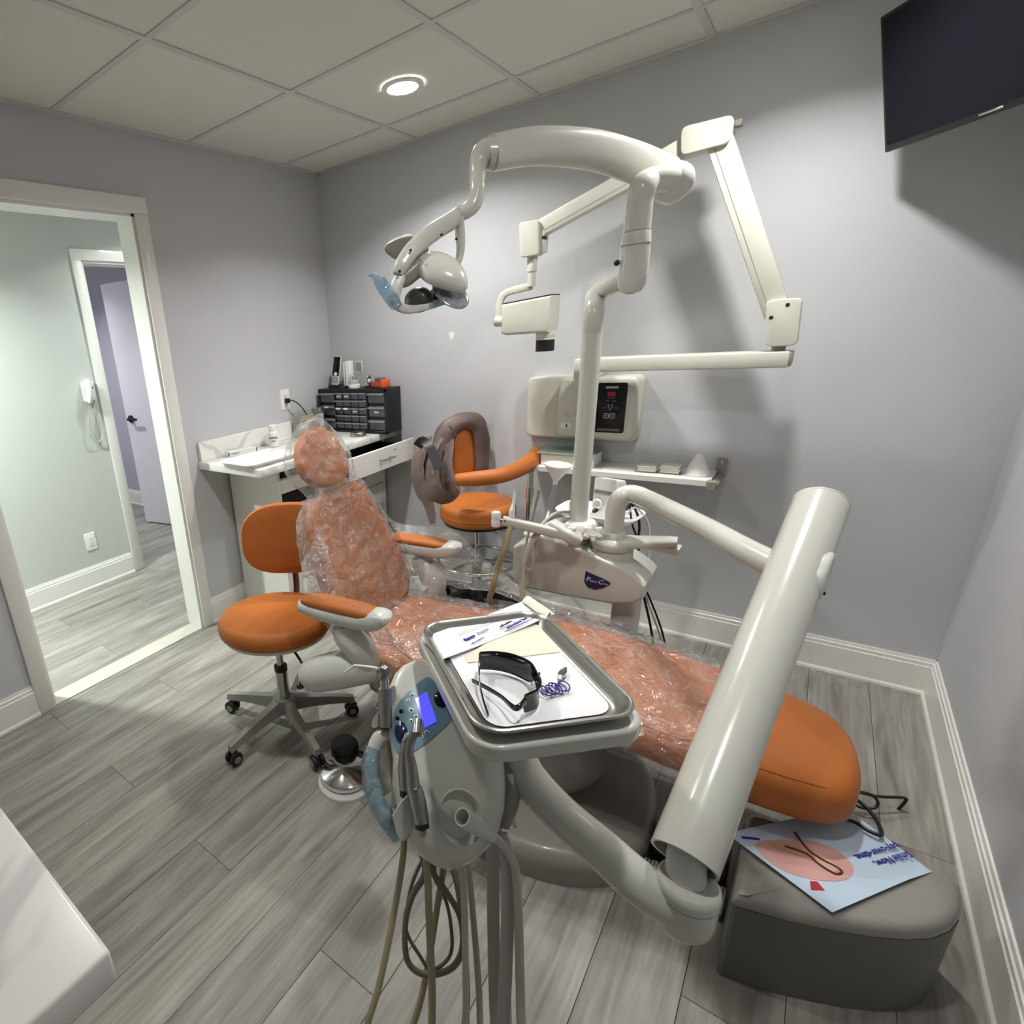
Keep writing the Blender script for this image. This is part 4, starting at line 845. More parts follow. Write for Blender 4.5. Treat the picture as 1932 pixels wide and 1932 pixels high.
ptext('1-800-GO-BENCO', 0.0046, 901, 1209, INKB, 0.009)
ptext('self-sealing', 0.0078, 954, 1177, INKK, 0.0125, bold=0.0003); ptext('autoclave bag', 0.0110, 975, 1175, INKB, 0.0135, bold=0.0004)
b = B(); p0, p1 = onz(952, 1192, z0 + 0.0125), onz(1010, 1165, z0 + 0.0155); tube(b, [p0, p1], 0.0006, 5, smooth=False); part('underline', b, INKB, t)
b = B(); 
for k in range(2): p0, p1 = onz(865, 1200 - k * 4, z0 + 0.0085), onz(950, 1167 - k * 4, z0 + 0.0125); tube(b, [p0, p1], 0.0003, 4, smooth=False)
part('printed_line', b, INKG, t)
# wraparound dark glasses
g = thing('sunglasses', 'black wraparound safety glasses lying on the tray paper', 'glasses', onz(950, 1300, ZP))
zb = ZP + 0.002
lens_pts = [onz(905, 1268, zb), onz(935, 1268, zb), onz(968, 1275, zb), onz(1000, 1292, zb), onz(1016, 1318, zb), onz(1013, 1340, zb), onz(990, 1352, zb)]
LP = cat(lens_pts, 8); nL = len(LP); rl = []
for i, p in enumerate(LP):
    f = i / (nL - 1); nose = math.exp(-((f - 0.60) / 0.07) ** 2)
    low = 0.003 + 0.020 * nose + 0.004 * (1 - math.sin(math.pi * f)); hi_ = 0.043 - 0.006 * abs(f - 0.5) - 0.006 * nose
    tg = (LP[min(i + 1, nL - 1)] - LP[max(i - 1, 0)]); tg.z = 0; tg.normalize(); no = V((tg.y, -tg.x, 0))
    lean = no * 0.004
    rl.append([p + V((0, 0, low)), p + V((0, 0, (low + hi_) / 2)) + lean, p + V((0, 0, hi_)), p + V((0, 0, hi_)) + no * 0.0022, p + V((0, 0, (low + hi_) / 2)) + lean + no * 0.0022, p + V((0, 0, low)) + no * 0.0022])
b = B(); loft(b, rl); part('lens', b, LENS, g)
b = B(); tube(b, [q_[2] for q_ in rl], 0.0022, 8, smooth=False); part('brow_frame', b, BLACKG, g)
tA = [LP[0] + V((0, 0, 0.034)), onz(904, 1262, zb + 0.03), onz(905, 1290, zb + 0.022), onz(912, 1322, zb + 0.012), onz(921, 1349, zb + 0.004)]
tB = [LP[-1] + V((0, 0, 0.030)), onz(972, 1336, zb + 0.026), onz(945, 1314, zb + 0.02), onz(915, 1296, zb + 0.014), onz(891, 1284, zb + 0.006)]
for pts in (tA, tB):
    b = B(); sweep(b, pts, rr(0.003, 0.011, 0.0014, 2), 6, scale=[1.3, 1.0, 0.7, 0.75, 0.7], up=(0, 0, 1), fixed=True); part('temple', b, BLACKG, g)
b = B(); c_ = LP[int(nL * 0.60)]; tube(b, [c_ + V((-0.008, 0.004, 0.012)), c_ + V((-0.004, 0, 0.02)), c_ + V((-0.006, -0.008, 0.012))], 0.002, 8); part('nose_pad', b, GLASS, g)
# purple bead chain with clips
t = thing('bib_chain', 'purple coiled bead chain with two metal clips on the tray', 'bib chain', onz(1045, 1305, ZP))
import itertools
bd = B(); path = []
ctr = onz(1046, 1303, ZP + 0.0045)
for k in range(150):
    a = k / 149 * 2 * math.pi * 6.5; f = k / 149
    path.append(ctr + RGT * ((f - 0.5) * 0.044 + 0.009 * math.cos(a)) + V((0, 0, 0.003 + 0.0025 * math.sin(a * 0.7))) + V((-0.68, 0.73, 0)) * (0.013 * math.sin(a) + 0.014 * (f - 0.4)))
tube(bd, path, 0.0012, 6, smooth=False); part('chain', bd, mat('purple_bead', sr(84, 72, 150), 0.25, var=0.5, scale=420, metal=0.3), t)
for px, py, an_ in ((1062, 1272, 0.2), (1012, 1282, -0.25)):
    o = onz(px, py, ZP + 0.006); b = B(); loft(b, [[o + V((math.cos(an_) * x + 0.0, math.sin(an_) * x + y * 0.6, z)) for x, z in ((-hw, 0.0), (hw, 0.0), (hw, 0.006), (-hw, 0.006))] for y, hw in ((-0.018, 0.0055), (0.0, 0.006), (0.012, 0.004), (0.026, 0.0012))]); part('clip', b, CHROME, t)
    b = B(); rod(b, o + V((0, -0.0125, 0.003)), o + V((0.002, -0.022, 0.001)), 0.0035, 10); part('clip_tab', b, WHITEP, t)
# ------------------------------------------------------------------ operating light
lt = thing('dental_light', 'cream dental operating light with curved arm and blue wrapped handles', 'dental light', (1.80, -0.83, 0.745))
px0 = V((1.803, -0.83, 0))
b = B(); tube(b, [px0 + V((0, 0, 0.742)), px0 + V((0, 0, 1.2)), px0 + V((0, 0, 1.44))], 0.0295, 20, smooth=False); part('pole', b, ENAMEL, lt)
b = B(); lathe(b, [(0.052, -0.03), (0.062, -0.026), (0.062, 0.012), (0.056, 0.022), (0.034, 0.026)], 28, M.Translation(px0 + V((0, 0, 0.765)))); part('clamp_collar', b, WHITEP, lt)
b = B(); lathe(b, [(0.046, 0.0), (0.046, -0.008), (0.042, -0.010), (0.046, -0.012), (0.046, -0.02), (0.04, -0.03)], 28, M.Translation(px0 + V((0, 0, 0.735)))); part('threaded_ring', b, GREYP, lt)
def star(c_, n_, r=0.036):
    o = []
    for i in range(60):
        a = 2 * math.pi * i / 60; o.append(((r * (0.78 + 0.22 * math.cos(6 * a))) * math.cos(a), (r * (0.78 + 0.22 * math.cos(6 * a))) * math.sin(a)))
    b = B(); join(b, loft(B(), [[V((x * f, y * f, z)) for x, y in o] for f, z in ((0.85, 0.0), (0.97, 0.003), (1.0, 0.008), (1.0, 0.014), (0.95, 0.019), (0.84, 0.022), (0.5, 0.0225))]), basis(c_, n_, (0, 0, 1))); k = part('star_knob', b, WHITEP, lt)
    b = B(); lathe(b, [(0.013, 0.0), (0.013, 0.0235), (0.008, 0.022), (0.003, 0.021)], 18, basis(c_, n_, (0, 0, 1))); part('knob_hub', b, WHITEP, k)
    b = B(); rod(b, c_, c_ - V(n_).normalized() * 0.03, 0.012); part('knob_stem', b, WHITEP, k)
star(at(1070, 1003, 1.875), (0.05, -0.93, 0.3), 0.034); star(at(1117, 1004, 1.865), (0.42, -0.85, 0.3), 0.034)
S0 = px0 + V((0, 0, 1.43)); S1 = at(1118, 560, 1.6605)
b = B(); tube(b, [px0 + V((0, 0, 1.42)), px0 + V((0, 0, 1.49)), at(1124, 556, 1.80), at(1150, 540, 1.68), at(1184, 525, 1.565)], [0.0295, 0.0295, 0.0295, 0.0285, 0.028], 20, 6); part('lower_elbow', b, ENAMEL, lt)
c1 = at(1194, 515, 1.5390)
b = B(); lathe(b, [(0.0090, -0.0558), (0.0261, -0.0495), (0.0351, -0.0315), (0.0378, -0.0090), (0.0378, 0.0540), (0.0365, 0.0702)], 28, M.Translation(c1)); sl = part('sleeve', b, ENAMEL, lt)
b = B(); sph(b, at(1164, 496, 1.5300), (0.008, 0.008, 0.008), n=12); part('set_screw', b, BLACK, sl)
c2 = c1 + V((0, 0, 0.070))
b = B(); lathe(b, [(0.0369, 0.0000), (0.0369, 0.0027), (0.0380, 0.0036), (0.0360, 0.0216), (0.0338, 0.0342), (0.0333, 0.0360)], 28, M.Translation(c2), cap=False); part('sleeve_ring', b, ENAMEL, lt)
b = B(); lathe(b, [(0.0372, -0.0011), (0.0372, 0.0011)], 28, M.Translation(c2), cap=False); lathe(b, [(0.0341, 0.0342), (0.0341, 0.0365)], 28, M.Translation(c2), cap=False); part('joint_line', b, GREYP, lt)
c3 = c2 + V((0, 0, 0.036))
b = B(); tube(b, [c3, c3 + V((0, 0, 0.04)), c3 + V((0, 0, 0.075)), c3 + V((0.004, 0.002, 0.105)), at(1220, 345, 1.4985), at(1243, 338, 1.5030), at(1266, 339, 1.5120)], [0.0333, 0.0333, 0.0333, 0.0338, 0.0342, 0.0342, 0.0342], 24, 6); part('upper_elbow', b, ENAMEL, lt)
# the long curved arm: deep oval section, from the pivot flange to the far elbow
A0, A1, A2, A3, A4 = at(1266, 338, 1.5795), at(1195, 306, 1.5480), at(1110, 282, 1.5030), at(1010, 276, 1.4490), at(928, 289, 1.4040)
fa = (RGT * 0.85 + FWD * 0.5 - DWN * 0.05).normalized()
b = B(); n_ = (A4 - A0).cross(V((0, 0, 1))).normalized()
if n_.dot(CAM - A0) < 0: n_ = -n_
lathe(b, [(0.0342, -0.0162), (0.0450, -0.0054), (0.0513, 0.0090), (0.0540, 0.0270), (0.0540, 0.0405), (0.0504, 0.0486), (0.0270, 0.0522)], 32, basis(at(1258, 340, 1.5210), fa, V((0, 0, 1)))); part('pivot_flange', b, ENAMEL, lt)
b = B(); P_ = cat([A0, A1, A2, A3, A4], 7); rl = []
for i, p in enumerate(P_):
    f = i / (len(P_) - 1); t_ = (P_[min(i + 1, len(P_) - 1)] - P_[max(i - 1, 0)]).normalized(); s_ = n_; u_ = t_.cross(s_).normalized()
    hh = 0.056 * (1 - f) + 0.0415 * f; ww = 0.022 * (1 - f) + 0.029 * f
    if i == 0: hh *= 0.9
    rl.append([p + s_ * (ww * math.copysign(abs(math.cos(a)) ** 0.8, math.cos(a))) + u_ * (hh * math.copysign(abs(math.sin(a)) ** 0.8, math.sin(a))) for a in [2 * math.pi * k / 24 for k in range(24)]])
loft(b, rl); arm_ = part('curved_arm', b, ENAMEL, lt)
b = B(); tube(b, [at(932, 290, 1.3905), at(914, 291, 1.3905), at(903, 306, 1.3905), at(901, 330, 1.3905), at(900, 350, 1.3905), at(900, 364, 1.3905), at(893, 386, 1.3932), at(880, 398, 1.3968), at(867, 403, 1.4004)], [0.0378, 0.0342, 0.0229, 0.0203, 0.0203, 0.0203, 0.0203, 0.0189, 0.0180], 20, 5); part('far_elbow', b, ENAMEL, lt)
b = B(); lathe(b, [(0.0208, -0.0009), (0.0208, 0.0009)], 24, M.Translation(at(900, 349, 1.3905)), cap=False); part('joint_line', b, GREYP, lt)
# lamp head: yoke, spindle, two petal reflectors, handles
b = B(); sweep(b, [at(868, 402, 1.3995), at(850, 418, 1.3995), at(815, 440, 1.3950), at(780, 470, 1.3860), at(758, 500, 1.3815), at(750, 518, 1.3815)], rr(0.0450, 0.0306, 0.0126, 3), 6, up=FWD, scale=[0.75, 0.95, 1.0, 0.95, 0.85, 0.55], fixed=True); part('yoke', b, ENAMEL, lt)
b = B(); sweep(b, [at(866, 410, 1.4040), at(868, 440, 1.4175), at(869, 470, 1.4265), at(864, 495, 1.4310), at(855, 510, 1.4310)], rr(0.0180, 0.0405, 0.0072, 3), 6, up=FWD, scale=[0.9, 1, 0.9, 0.8, 0.5]); part('yoke', b, ENAMEL, lt)
for px, py, d in ((833, 443, 1.3735), (861, 451, 1.3905), (775, 472, 1.3626), (754, 512, 1.3635)):
    b = B(); sph(b, at(px, py, d), (0.0035, 0.0035, 0.0035), n=10); part('screw', b, DARK, lt)
b = B(); sweep(b, [at(752, 515, 1.3950), at(760, 528, 1.3995), at(785, 508, 1.4040), at(808, 500, 1.4130)], rr(0.0450, 0.0450, 0.0162, 3), 6, scale=[0.6, 0.85, 1.0, 1.0]); part('spindle', b, GREYP, lt)
b = B(); sweep(b, [at(757, 520, 1.3905), at(748, 540, 1.3905), at(744, 562, 1.3905), at(752, 578, 1.3950), at(772, 584, 1.3995), at(800, 580, 1.4085), at(830, 572, 1.4220)], rr(0.0270, 0.0198, 0.0072, 3), 6, up=FWD, scale=[1.2, 1.2, 1.0, 0.9, 0.8, 0.6, 0.4]); part('handle_bar', b, LGREY, lt)
RD = mat('dark_reflector', sr(70, 68, 64), 0.3, var=0.05)
def petal(c_, axis, xh, sx, sy, sz, m_, name):
    b = B(); t_ = B(); bmesh.ops.create_uvsphere(t_, u_segments=28, v_segments=16, radius=1)
    bmesh.ops.bisect_plane(t_, geom=list(t_.verts) + list(t_.edges) + list(t_.faces), plane_co=(0, 0, -0.12), plane_no=(0, 0, -1), clear_outer=True)
    for v in t_.verts:
        k = 1 - 0.28 * max(0, v.co.x); v.co = V((v.co.x * sx, v.co.y * sy * k, v.co.z * sz))
    join(b, t_, basis(c_, axis, xh)); return part(name, b, m_, lt)
pr = petal(at(833, 515, 1.3950), (0.50, -0.40, 0.72), at(866, 556, 1.3950) - at(808, 476, 1.3950), 0.083, 0.056, 0.036, ENAMEL, 'reflector_shell')
b = B(); t_ = B(); bmesh.ops.create_uvsphere(t_, u_segments=28, v_segments=16, radius=1)
for v in t_.verts: v.co = V((v.co.x * 0.056, v.co.y * 0.0405, v.co.z * 0.0055))
join(b, t_, basis(at(850, 553, 1.3950), (0.62, -0.45, 0.62), at(868, 585, 1.3950) - at(828, 528, 1.3950))); part('glass_shield', b, SMOKE, lt)
petal(at(767, 470, 1.4400), (-0.3, 0.5, 0.8), at(732, 466, 1.4400) - at(800, 478, 1.4400), 0.0585, 0.045, 0.020, LGREY, 'reflector_shell')
b = B(); sph(b, at(790, 566, 1.4400), (0.040, 0.032, 0.032), n=18); part('reflector', b, RD, lt); b = B(); sph(b, at(830, 558, 1.4580), (0.032, 0.027, 0.025), n=18); part('reflector', b, RD, lt)
b = B(); tube(b, [at(694, 519, 1.3860), at(704, 520, 1.3860), at(718, 534, 1.3842), at(734, 556, 1.3860), at(748, 580, 1.3905)], [0.0036, 0.0090, 0.0153, 0.0180, 0.0144], 14, 5)
for v in b.verts: v.co += noise.noise_vector(v.co * 45) * 0.004
part('barrier_film', b, BLUEF, lt, label='blue plastic film on the left light handle')
b = B(); tube(b, [at(806, 578, 1.4130), at(830, 572, 1.4265), at(852, 570, 1.4310)], [0.0108, 0.0099, 0.0036], 12, 5)
for v in b.verts: v.co += noise.noise_vector(v.co * 45) * 0.004
part('barrier_film', b, BLUEF, lt, label='blue plastic film on the right light handle')
# ================================================================== STOOLS
def make_stool(name, label, c_, zs, legs_a, rleg, seat_out, seat_th, base_m, rz=0.0, foot_ring=False):
    t = thing(name, label, 'stool', (c_[0], c_[1], 0), 0)
    O = V((c_[0], c_[1], 0))
    b = B(); slab(b, seat_out, zs - seat_th, zs - 0.012, 0.034, 0.026, 6, M.Translation(O) @ M.Rotation(rz, 4, 'Z'), dome=0.012); st = part('seat', b, LEATHER, t)
    b = B(); slab(b, inset(seat_out, 0.016), zs - seat_th - 0.012, zs - seat_th + 0.008, 0.0, 0.006, 3, M.Translation(O) @ M.Rotation(rz, 4, 'Z')); part('seat_pan', b, LGREY if base_m is GREYP else BLACK, t)
    b = B(); lathe(b, [(0.014, zs - seat_th - 0.005), (0.014, 0.24)], 18, M.Translation(O)); part('gas_piston', b, CHROME, t)
    b = B(); lathe(b, [(0.026, 0.285), (0.026, 0.265), (0.016, 0.262)], 18, M.Translation(O)); part('collar', b, BLACK, t)
    b = B(); lathe(b, [(0.025, 0.265), (0.025, 0.14), (0.022, 0.09)], 20, M.Translation(O)); part('column', b, CHROME if base_m is GREYP else BLACK, t)
    b = B(); lathe(b, [(0.045, 0.145), (0.05, 0.12), (0.045, 0.085), (0.02, 0.08)], 20, M.Translation(O)); part('hub', b, base_m, t)
    for a in legs_a:
        d = V((math.cos(a), math.sin(a), 0)); s = V((-d.y, d.x, 0)); b = B(); rl = []
        for r, hw, z0, z1 in ((0.03, 0.024, 0.085, 0.145), (0.10, 0.019, 0.085, 0.128), (0.18, 0.016, 0.078, 0.112), (rleg - 0.02, 0.015, 0.068, 0.096), (rleg + 0.012, 0.014, 0.062, 0.088)):
            rl.append([O + d * r + s * w_ + V((0, 0, z)) for w_, z in ((hw, z0), (hw * 0.75, z1), (-hw * 0.75, z1), (-hw, z0))])
        loft(b, rl); lg = part('leg', b, base_m, t, ang=30)
        ctr = O + d * rleg; sw = s * 0.010 + d * 0.002; b = B()
        tube(b, [ctr + V((0, 0, 0.066)), ctr + V((0, 0, 0.045))], 0.008, 10, smooth=False)
        cs = part('caster_fork', b, GREYD, t)
        for sg in (1, -1):
            b = B(); lathe(b, [(0.004, -0.009), (0.020, -0.009), (0.026, -0.006), (0.0275, 0), (0.026, 0.006), (0.020, 0.009), (0.004, 0.009)], 20, basis(ctr + s * (0.0145 * sg) + V((0, 0, 0.0278)), s, d)); part('caster_wheel', b, BLACK, cs)
            b = B(); lathe(b, [(0.014, 0), (0.014, 0.0012)], 16, basis(ctr + s * (0.0145 * sg + 0.0088 * sg) + V((0, 0, 0.0278)), s * sg, d)); part('caster_cap', b, GREYP, cs)
    return t
out1 = []
for i in range(44):
    a = 2 * math.pi * i / 44; r = 0.205 * (1 + 0.05 * math.cos(2 * a)); out1.append((r * math.cos(a), r * 0.98 * math.sin(a)))
s1 = make_stool('operator_stool', 'orange wheeled operator stool with round backrest left of the dental chair', (0.968, -1.572), 0.532, [R(195 + 72 * k) for k in range(5)], 0.268, out1, 0.085, GREYP, R(40))
bc = V((0.885, -1.375, 0.735)); bn = V((0.60, -0.80, 0.10)).normalized(); bx = V((0, 0, 1)).cross(bn).normalized(); by = bn.cross(bx)
def pad(bm, c_, x, y, n, hw, hh, th_, curve, p=2.7, m=36):
    rl = []
    for k in range(9):
        f = -1 + 2 * k / 8; sc = (1 - abs(f) ** 3.2) ** (1 / 3.2) if abs(f) < 1 else 0.0; sc = 0.80 + 0.20 * sc; r_ = []
        for i in range(m):
            a = 2 * math.pi * i / m; ca, sa = math.cos(a), math.sin(a)
            u = hw * sc * math.copysign(abs(ca) ** (2 / p), ca); v = hh * sc * math.copysign(abs(sa) ** (2 / p), sa)
            r_.append(c_ + x * u + y * v + n * (f * th_ / 2 + curve * u * u))
        rl.append(r_)
    return loft(bm, rl)
b = B(); pad(b, bc, bx, by, bn, 0.185, 0.143, 0.06, 0.9); part('backrest', b, LEATHER, s1)
b = B(); sweep(b, [V((0.968, -1.572, 0.44)), V((0.93, -1.47, 0.435)), V((0.90, -1.395, 0.46)), V((0.885, -1.36, 0.54)), bc - bn * 0.035], rr(0.045, 0.012, 0.004, 2), 5, up=(1, 0, 0)); part('back_post', b, mat('brown_metal', sr(96, 52, 22), 0.5), s1)
b = B(); tube(b, [V((1.0, -1.60, 0.435)), V((1.10, -1.62, 0.425)), V((1.16, -1.64, 0.405))], 0.005, 8); part('height_lever', b, BLACK, s1)
# assistant stool with swing arm
s2 = make_stool('assistant_stool', 'orange assistant stool with a curved body arm below the X-ray box', (1.155, -0.285), 0.640, [R(20 + 72 * k) for k in range(5)], 0.235, circ(0.188, 40), 0.115, BLACK)
b = B(); lathe(b, [(0.1895, 0.570), (0.191, 0.566), (0.1895, 0.562)], 40, M.Translation((1.155, -0.285, 0)), cap=False); part('seat_piping', b, LEATHER, s2)
b2c = V((1.0, -0.165, 0.855)); b2n = V((0.80, -0.6, 0.05)).normalized(); b2x = V((0, 0, 1)).cross(b2n).normalized(); b2y = b2n.cross(b2x)
b = B(); pad(b, b2c, b2x, b2y, b2n, 0.125, 0.15, 0.05, 0.8); part('backrest', b, LEATHER, s2)
b = B(); tube(b, [V((1.12, -0.27, 0.515)), V((1.02, -0.19, 0.51)), V((0.975, -0.15, 0.56)), b2c - b2n * 0.03], 0.012, 10); part('back_post', b, CHROME, s2)
ap = [onz(866, 905, 0.785), onz(900, 903, 0.795), onz(945, 897, 0.805), onz(985, 882, 0.815), onz(1004, 868, 0.825), onz(1012, 856, 0.835)]
b = B(); tube(b, ap, [0.030, 0.036, 0.036, 0.038, 0.041, 0.036], 20, 6); sph(b, ap[0], (0.030, 0.030, 0.030), n=16); sph(b, ap[-1], (0.036, 0.036, 0.036), n=16); part('body_arm', b, LEATHER, s2)
q = ap[3]
b = B(); tube(b, [V((q.x + 0.03, q.y + 0.03, q.z - 0.02)), V((q.x + 0.03, q.y + 0.03, 0.50))], 0.013, 14, smooth=False); lathe(b, [(0.018, 0), (0.018, 0.05)], 16, M.Translation((q.x + 0.03, q.y + 0.03, 0.66))); tube(b, [V((q.x + 0.03, q.y + 0.03, 0.515)), V((1.30, -0.33, 0.50)), V((1.155, -0.285, 0.50))], 0.011, 12, smooth=False); part('arm_post', b, CHROME, s2)
b = B(); tube(b, [V((1.155 + 0.20 * math.cos(a), -0.285 + 0.20 * math.sin(a), 0.30)) for a in [2 * math.pi * k / 24 for k in range(24)]], 0.009, 10, 2, closed=True)
for a in (0.3, 2.4, 4.5): rod(b, V((1.155, -0.285, 0.30)), V((1.155 + 0.2 * math.cos(a), -0.285 + 0.2 * math.sin(a), 0.30)), 0.007, 8)
part('foot_ring', b, CHROME, s2)
# lead apron hung over that backrest
vt = thing('lead_apron', 'brown lead apron with a black strap draped over the assistant stool backrest', 'apron', (0.98, -0.2, 0.62))
def vp(u, v, f): return b2c + b2x * u + b2y * v + b2n * f
def fold(p, k=1.0): return noise.noise_vector(p * 9) * 0.010 * k + noise.noise_vector(p * 26) * 0.004 * k
def band(inner, outer, front, back, nm, hang=0.0):
    """collar shaped cloth: inner edge (front) -> outer edge -> over to the back"""
    b = B(); rl = []; n = len(inner)
    I_ = cat([V((*p, 0)) for p in inner], 4); O_ = cat([V((*p, 0)) for p in outer], 4)
    for a, c_ in zip(I_, O_):
        r_ = []
        for k in range(11):
            f = k / 10
            if f <= 0.6: g_ = f / 0.6; u = a.x + (c_.x - a.x) * g_; v = a.y + (c_.y - a.y) * g_; d = front + 0.012 * math.sin(g_ * math.pi) - 0.02 * g_ ** 3
            else: g_ = (f - 0.6) / 0.4; u = c_.x - (c_.x - a.x) * 0.25 * g_; v = c_.y - (c_.y - a.y) * 0.25 * g_; d = front - 0.02 - (front - 0.02 - back) * g_
            p = vp(u, v, d); r_.append(p + fold(p))
        rl.append(r_)
    loft(b, rl, closed=False); return part(nm, b, VEST, vt, ang=80)
o = band([(-0.075, -0.20), (-0.068, -0.08), (-0.052, 0.05), (-0.02, 0.105), (0.015, 0.115), (0.045, 0.09), (0.062, 0.0), (0.058, -0.13)], [(-0.155, -0.21), (-0.158, -0.06), (-0.15, 0.08), (-0.10, 0.165), (0.0, 0.192), (0.10, 0.172), (0.15, 0.08), (0.145, -0.13)], 0.040, -0.05, 'apron_yoke')
md = o.modifiers.new('thick', 'SOLIDIFY'); md.thickness = 0.006; md.offset = 0
def hangfold(pts, wd, nm, th_=0.02):
    b = B(); sweep(b, pts, [(x * wd, y * th_) for x, y in ((-0.5, -0.2), (-0.3, 0.5), (0.0, 0.25), (0.3, 0.5), (0.5, -0.1), (0.3, -0.4), (0, -0.2), (-0.3, -0.4))], 8, up=(0.2, 1, 0), scale=[0.8, 1.1, 1.1, 1.0, 0.7, 0.4])
    for v in b.verts: v.co += noise.noise_vector(v.co * 30) * 0.005
    return part(nm, b, VEST, vt, ang=80)
hangfold([at(806, 826, 2.31), at(793, 856, 2.27), at(788, 895, 2.26), at(797, 925, 2.25), at(810, 955, 2.24), at(817, 988, 2.24)], 0.085, 'apron_panel')
hangfold([at(826, 832, 2.28), at(810, 868, 2.23), at(808, 905, 2.21), at(820, 930, 2.19), at(845, 940, 2.18), at(864, 925, 2.18)], 0.085, 'apron_panel')
hangfold([at(848, 836, 2.27), at(842, 876, 2.21), at(846, 905, 2.18), at(852, 925, 2.17), at(858, 938, 2.17)], 0.08, 'apron_panel')
b = B(); sweep(b, [at(788, 842, 2.24), at(797, 832, 2.20), at(808, 840, 2.16), at(818, 858, 2.14), at(828, 884, 2.12)], rr(0.040, 0.004, 0.0015, 1), 5, up=FWD, fixed=True); part('strap', b, BLACK, vt, label='black strap')
b = B(); tube(b, [at(848, 804, 2.33), at(856, 815, 2.27), at(861, 822, 2.25)], 0.003, 6); part('neck_seam', b, BLACK, vt)

# ================================================================== CORNER COUNTER
CT = 0.915
cn = thing('countertop', 'white quartz countertop with backsplash in the left corner', 'countertop', (0.24, -0.56, CT - 0.04))
b = B(); bxb(b, (0.001, -1.128, CT - 0.04), (0.482, -0.002, CT), 0.004, 2); part('slab', b, QUARTZ, cn)
b = B(); bxb(b, (0.001, -1.118, CT), (0.021, -0.002, CT + 0.10), 0.002, 1); part('backsplash', b, QUARTZ, cn)
cb = thing('base_cabinet', 'white base cabinet with drawers under the corner counter', 'cabinet', (0.2, -0.5, 0))
b = B(); bxb(b, (0.021, -0.952, 0.0), (0.402, -0.934, CT - 0.041), 0.0015, 1); part('end_panel', b, WHITEL, cb)
b = B(); bxb(b, (0.021, -0.93, 0.09), (0.375, -0.022, CT - 0.045)); part('carcass', b, DARK, cb)
b = B(); bxb(b, (0.06, -0.92, 0.0), (0.345, -0.022, 0.09)); part('toe_kick', b, WHITEL, cb)
b = B(); bxb(b, (0.376, -0.655, 0.09), (0.402, -0.635, CT - 0.041), 0.001, 1); bxb(b, (0.376, -0.042, 0.09), (0.402, -0.022, CT - 0.041), 0.001, 1); part('stile', b, WHITEL, cb)
def drawer(y0, y1, z0, z1, x, open_=False, hd=True):
    b = B(); bxb(b, (x, y0, z0), (x + 0.018, y1, z1), 0.0015, 1); d = part('drawer', b, WHITEL, cb)
    if hd:
        ym = (y0 + y1) / 2; zm = (z0 + z1) / 2; b = B(); rod(b, (x + 0.045, ym - 0.065, zm), (x + 0.045, ym + 0.065, zm), 0.005, 10)
        for s in (-0.045, 0.045): rod(b, (x + 0.017, ym + s, zm), (x + 0.045, ym + s, zm), 0.004, 8)
        part('handle', b, STEEL, d, label='brushed steel bar handle')
    if open_:
        b = B(); bxb(b, (0.38, y0 + 0.02, z0 + 0.015), (x, y0 + 0.032, z1 - 0.03)); bxb(b, (0.38, y1 - 0.032, z0 + 0.015), (x, y1 - 0.02, z1 - 0.03)); bxb(b, (0.38, y0 + 0.02, z0 + 0.012), (x, y1 - 0.02, z0 + 0.02)); part('drawer_box', b, mat('drawer_interior', sr(44, 62, 66), 0.5), d)
    return d
d_ = drawer(-0.632, -0.025, 0.752, 0.872, 0.604, True)
b = B(); bxb(b, (0.6215, -0.24, 0.842), (0.6228, -0.212, 0.8445)); part('lock', b, DARK, d_)
for z0, z1 in ((0.585, 0.74), (0.35, 0.58), (0.10, 0.345)): drawer(-0.632, -0.025, z0, z1, 0.378, hd=True)
drawer(-0.930, -0.658, 0.735, 0.812, 0.380, hd=False)
for z0, z1 in ((0.10, 0.39), (0.395, 0.655)): drawer(-0.930, -0.658, z0, z1, 0.378, hd=True)
for k, (x, y, rz_) in enumerate(((0.50, -0.45, 0.4), (0.53, -0.33, 1.1), (0.52, -0.20, 2.2), (0.51, -0.11, 0.2))):
    b = B(); bxb(b, (-0.05, -0.035, 0), (0.05, 0.035, 0.028 + 0.006 * k), 0.008, 2, M.Translation((x, y, 0.7725)) @ M.Rotation(rz_, 4, 'Z')); solo('supply_packet', b, mat('teal_packet', sr(54 + 12 * k, 84 + 8 * k, 92 + 6 * k), 0.25, var=0.3, scale=20, coat=0.4), ['dark teal packet in the open drawer nearest the chair', 'dark teal packet lying crosswise in the open drawer', 'lighter teal packet in the open drawer', 'grey teal packet in the open drawer nearest the wall'][k], 'packet', 'packets in the open drawer')
# white plastic tray on the counter
b = B(); TW = M.Translation((0.325, -0.985, CT + 0.0005)) @ M.Rotation(R(88), 4, 'Z'); t_ = B()
loft(t_, [L3(rr(0.30, 0.21, 0.025, 6), 0.0), L3(rr(0.335, 0.245, 0.035, 6), 0.018), L3(rr(0.350, 0.26, 0.04, 6), 0.020), L3(rr(0.350, 0.26, 0.04, 6), 0.023), L3(rr(0.325, 0.235, 0.032, 6), 0.021), L3(rr(0.295, 0.205, 0.024, 6), 0.004), L3(rr(0.28, 0.19, 0.024, 6), 0.003)]); join(b, t_, TW); solo('plastic_tray', b, WHITEP, 'white plastic tray on the end of the corner counter', 'tray')
b = B(); slab(b, rr(0.275, 0.188, 0.02), 0.0035, 0.0047, mx=TW); solo('blue_liner', b, mat('pale_blue_paper', sr(214, 216, 232), 0.8), 'pale blue paper liner in the white plastic tray', 'paper liner')
t = thing('mirror_box', 'small long white carton with grey print against the backsplash', 'small box', (0.10, -0.905, CT))
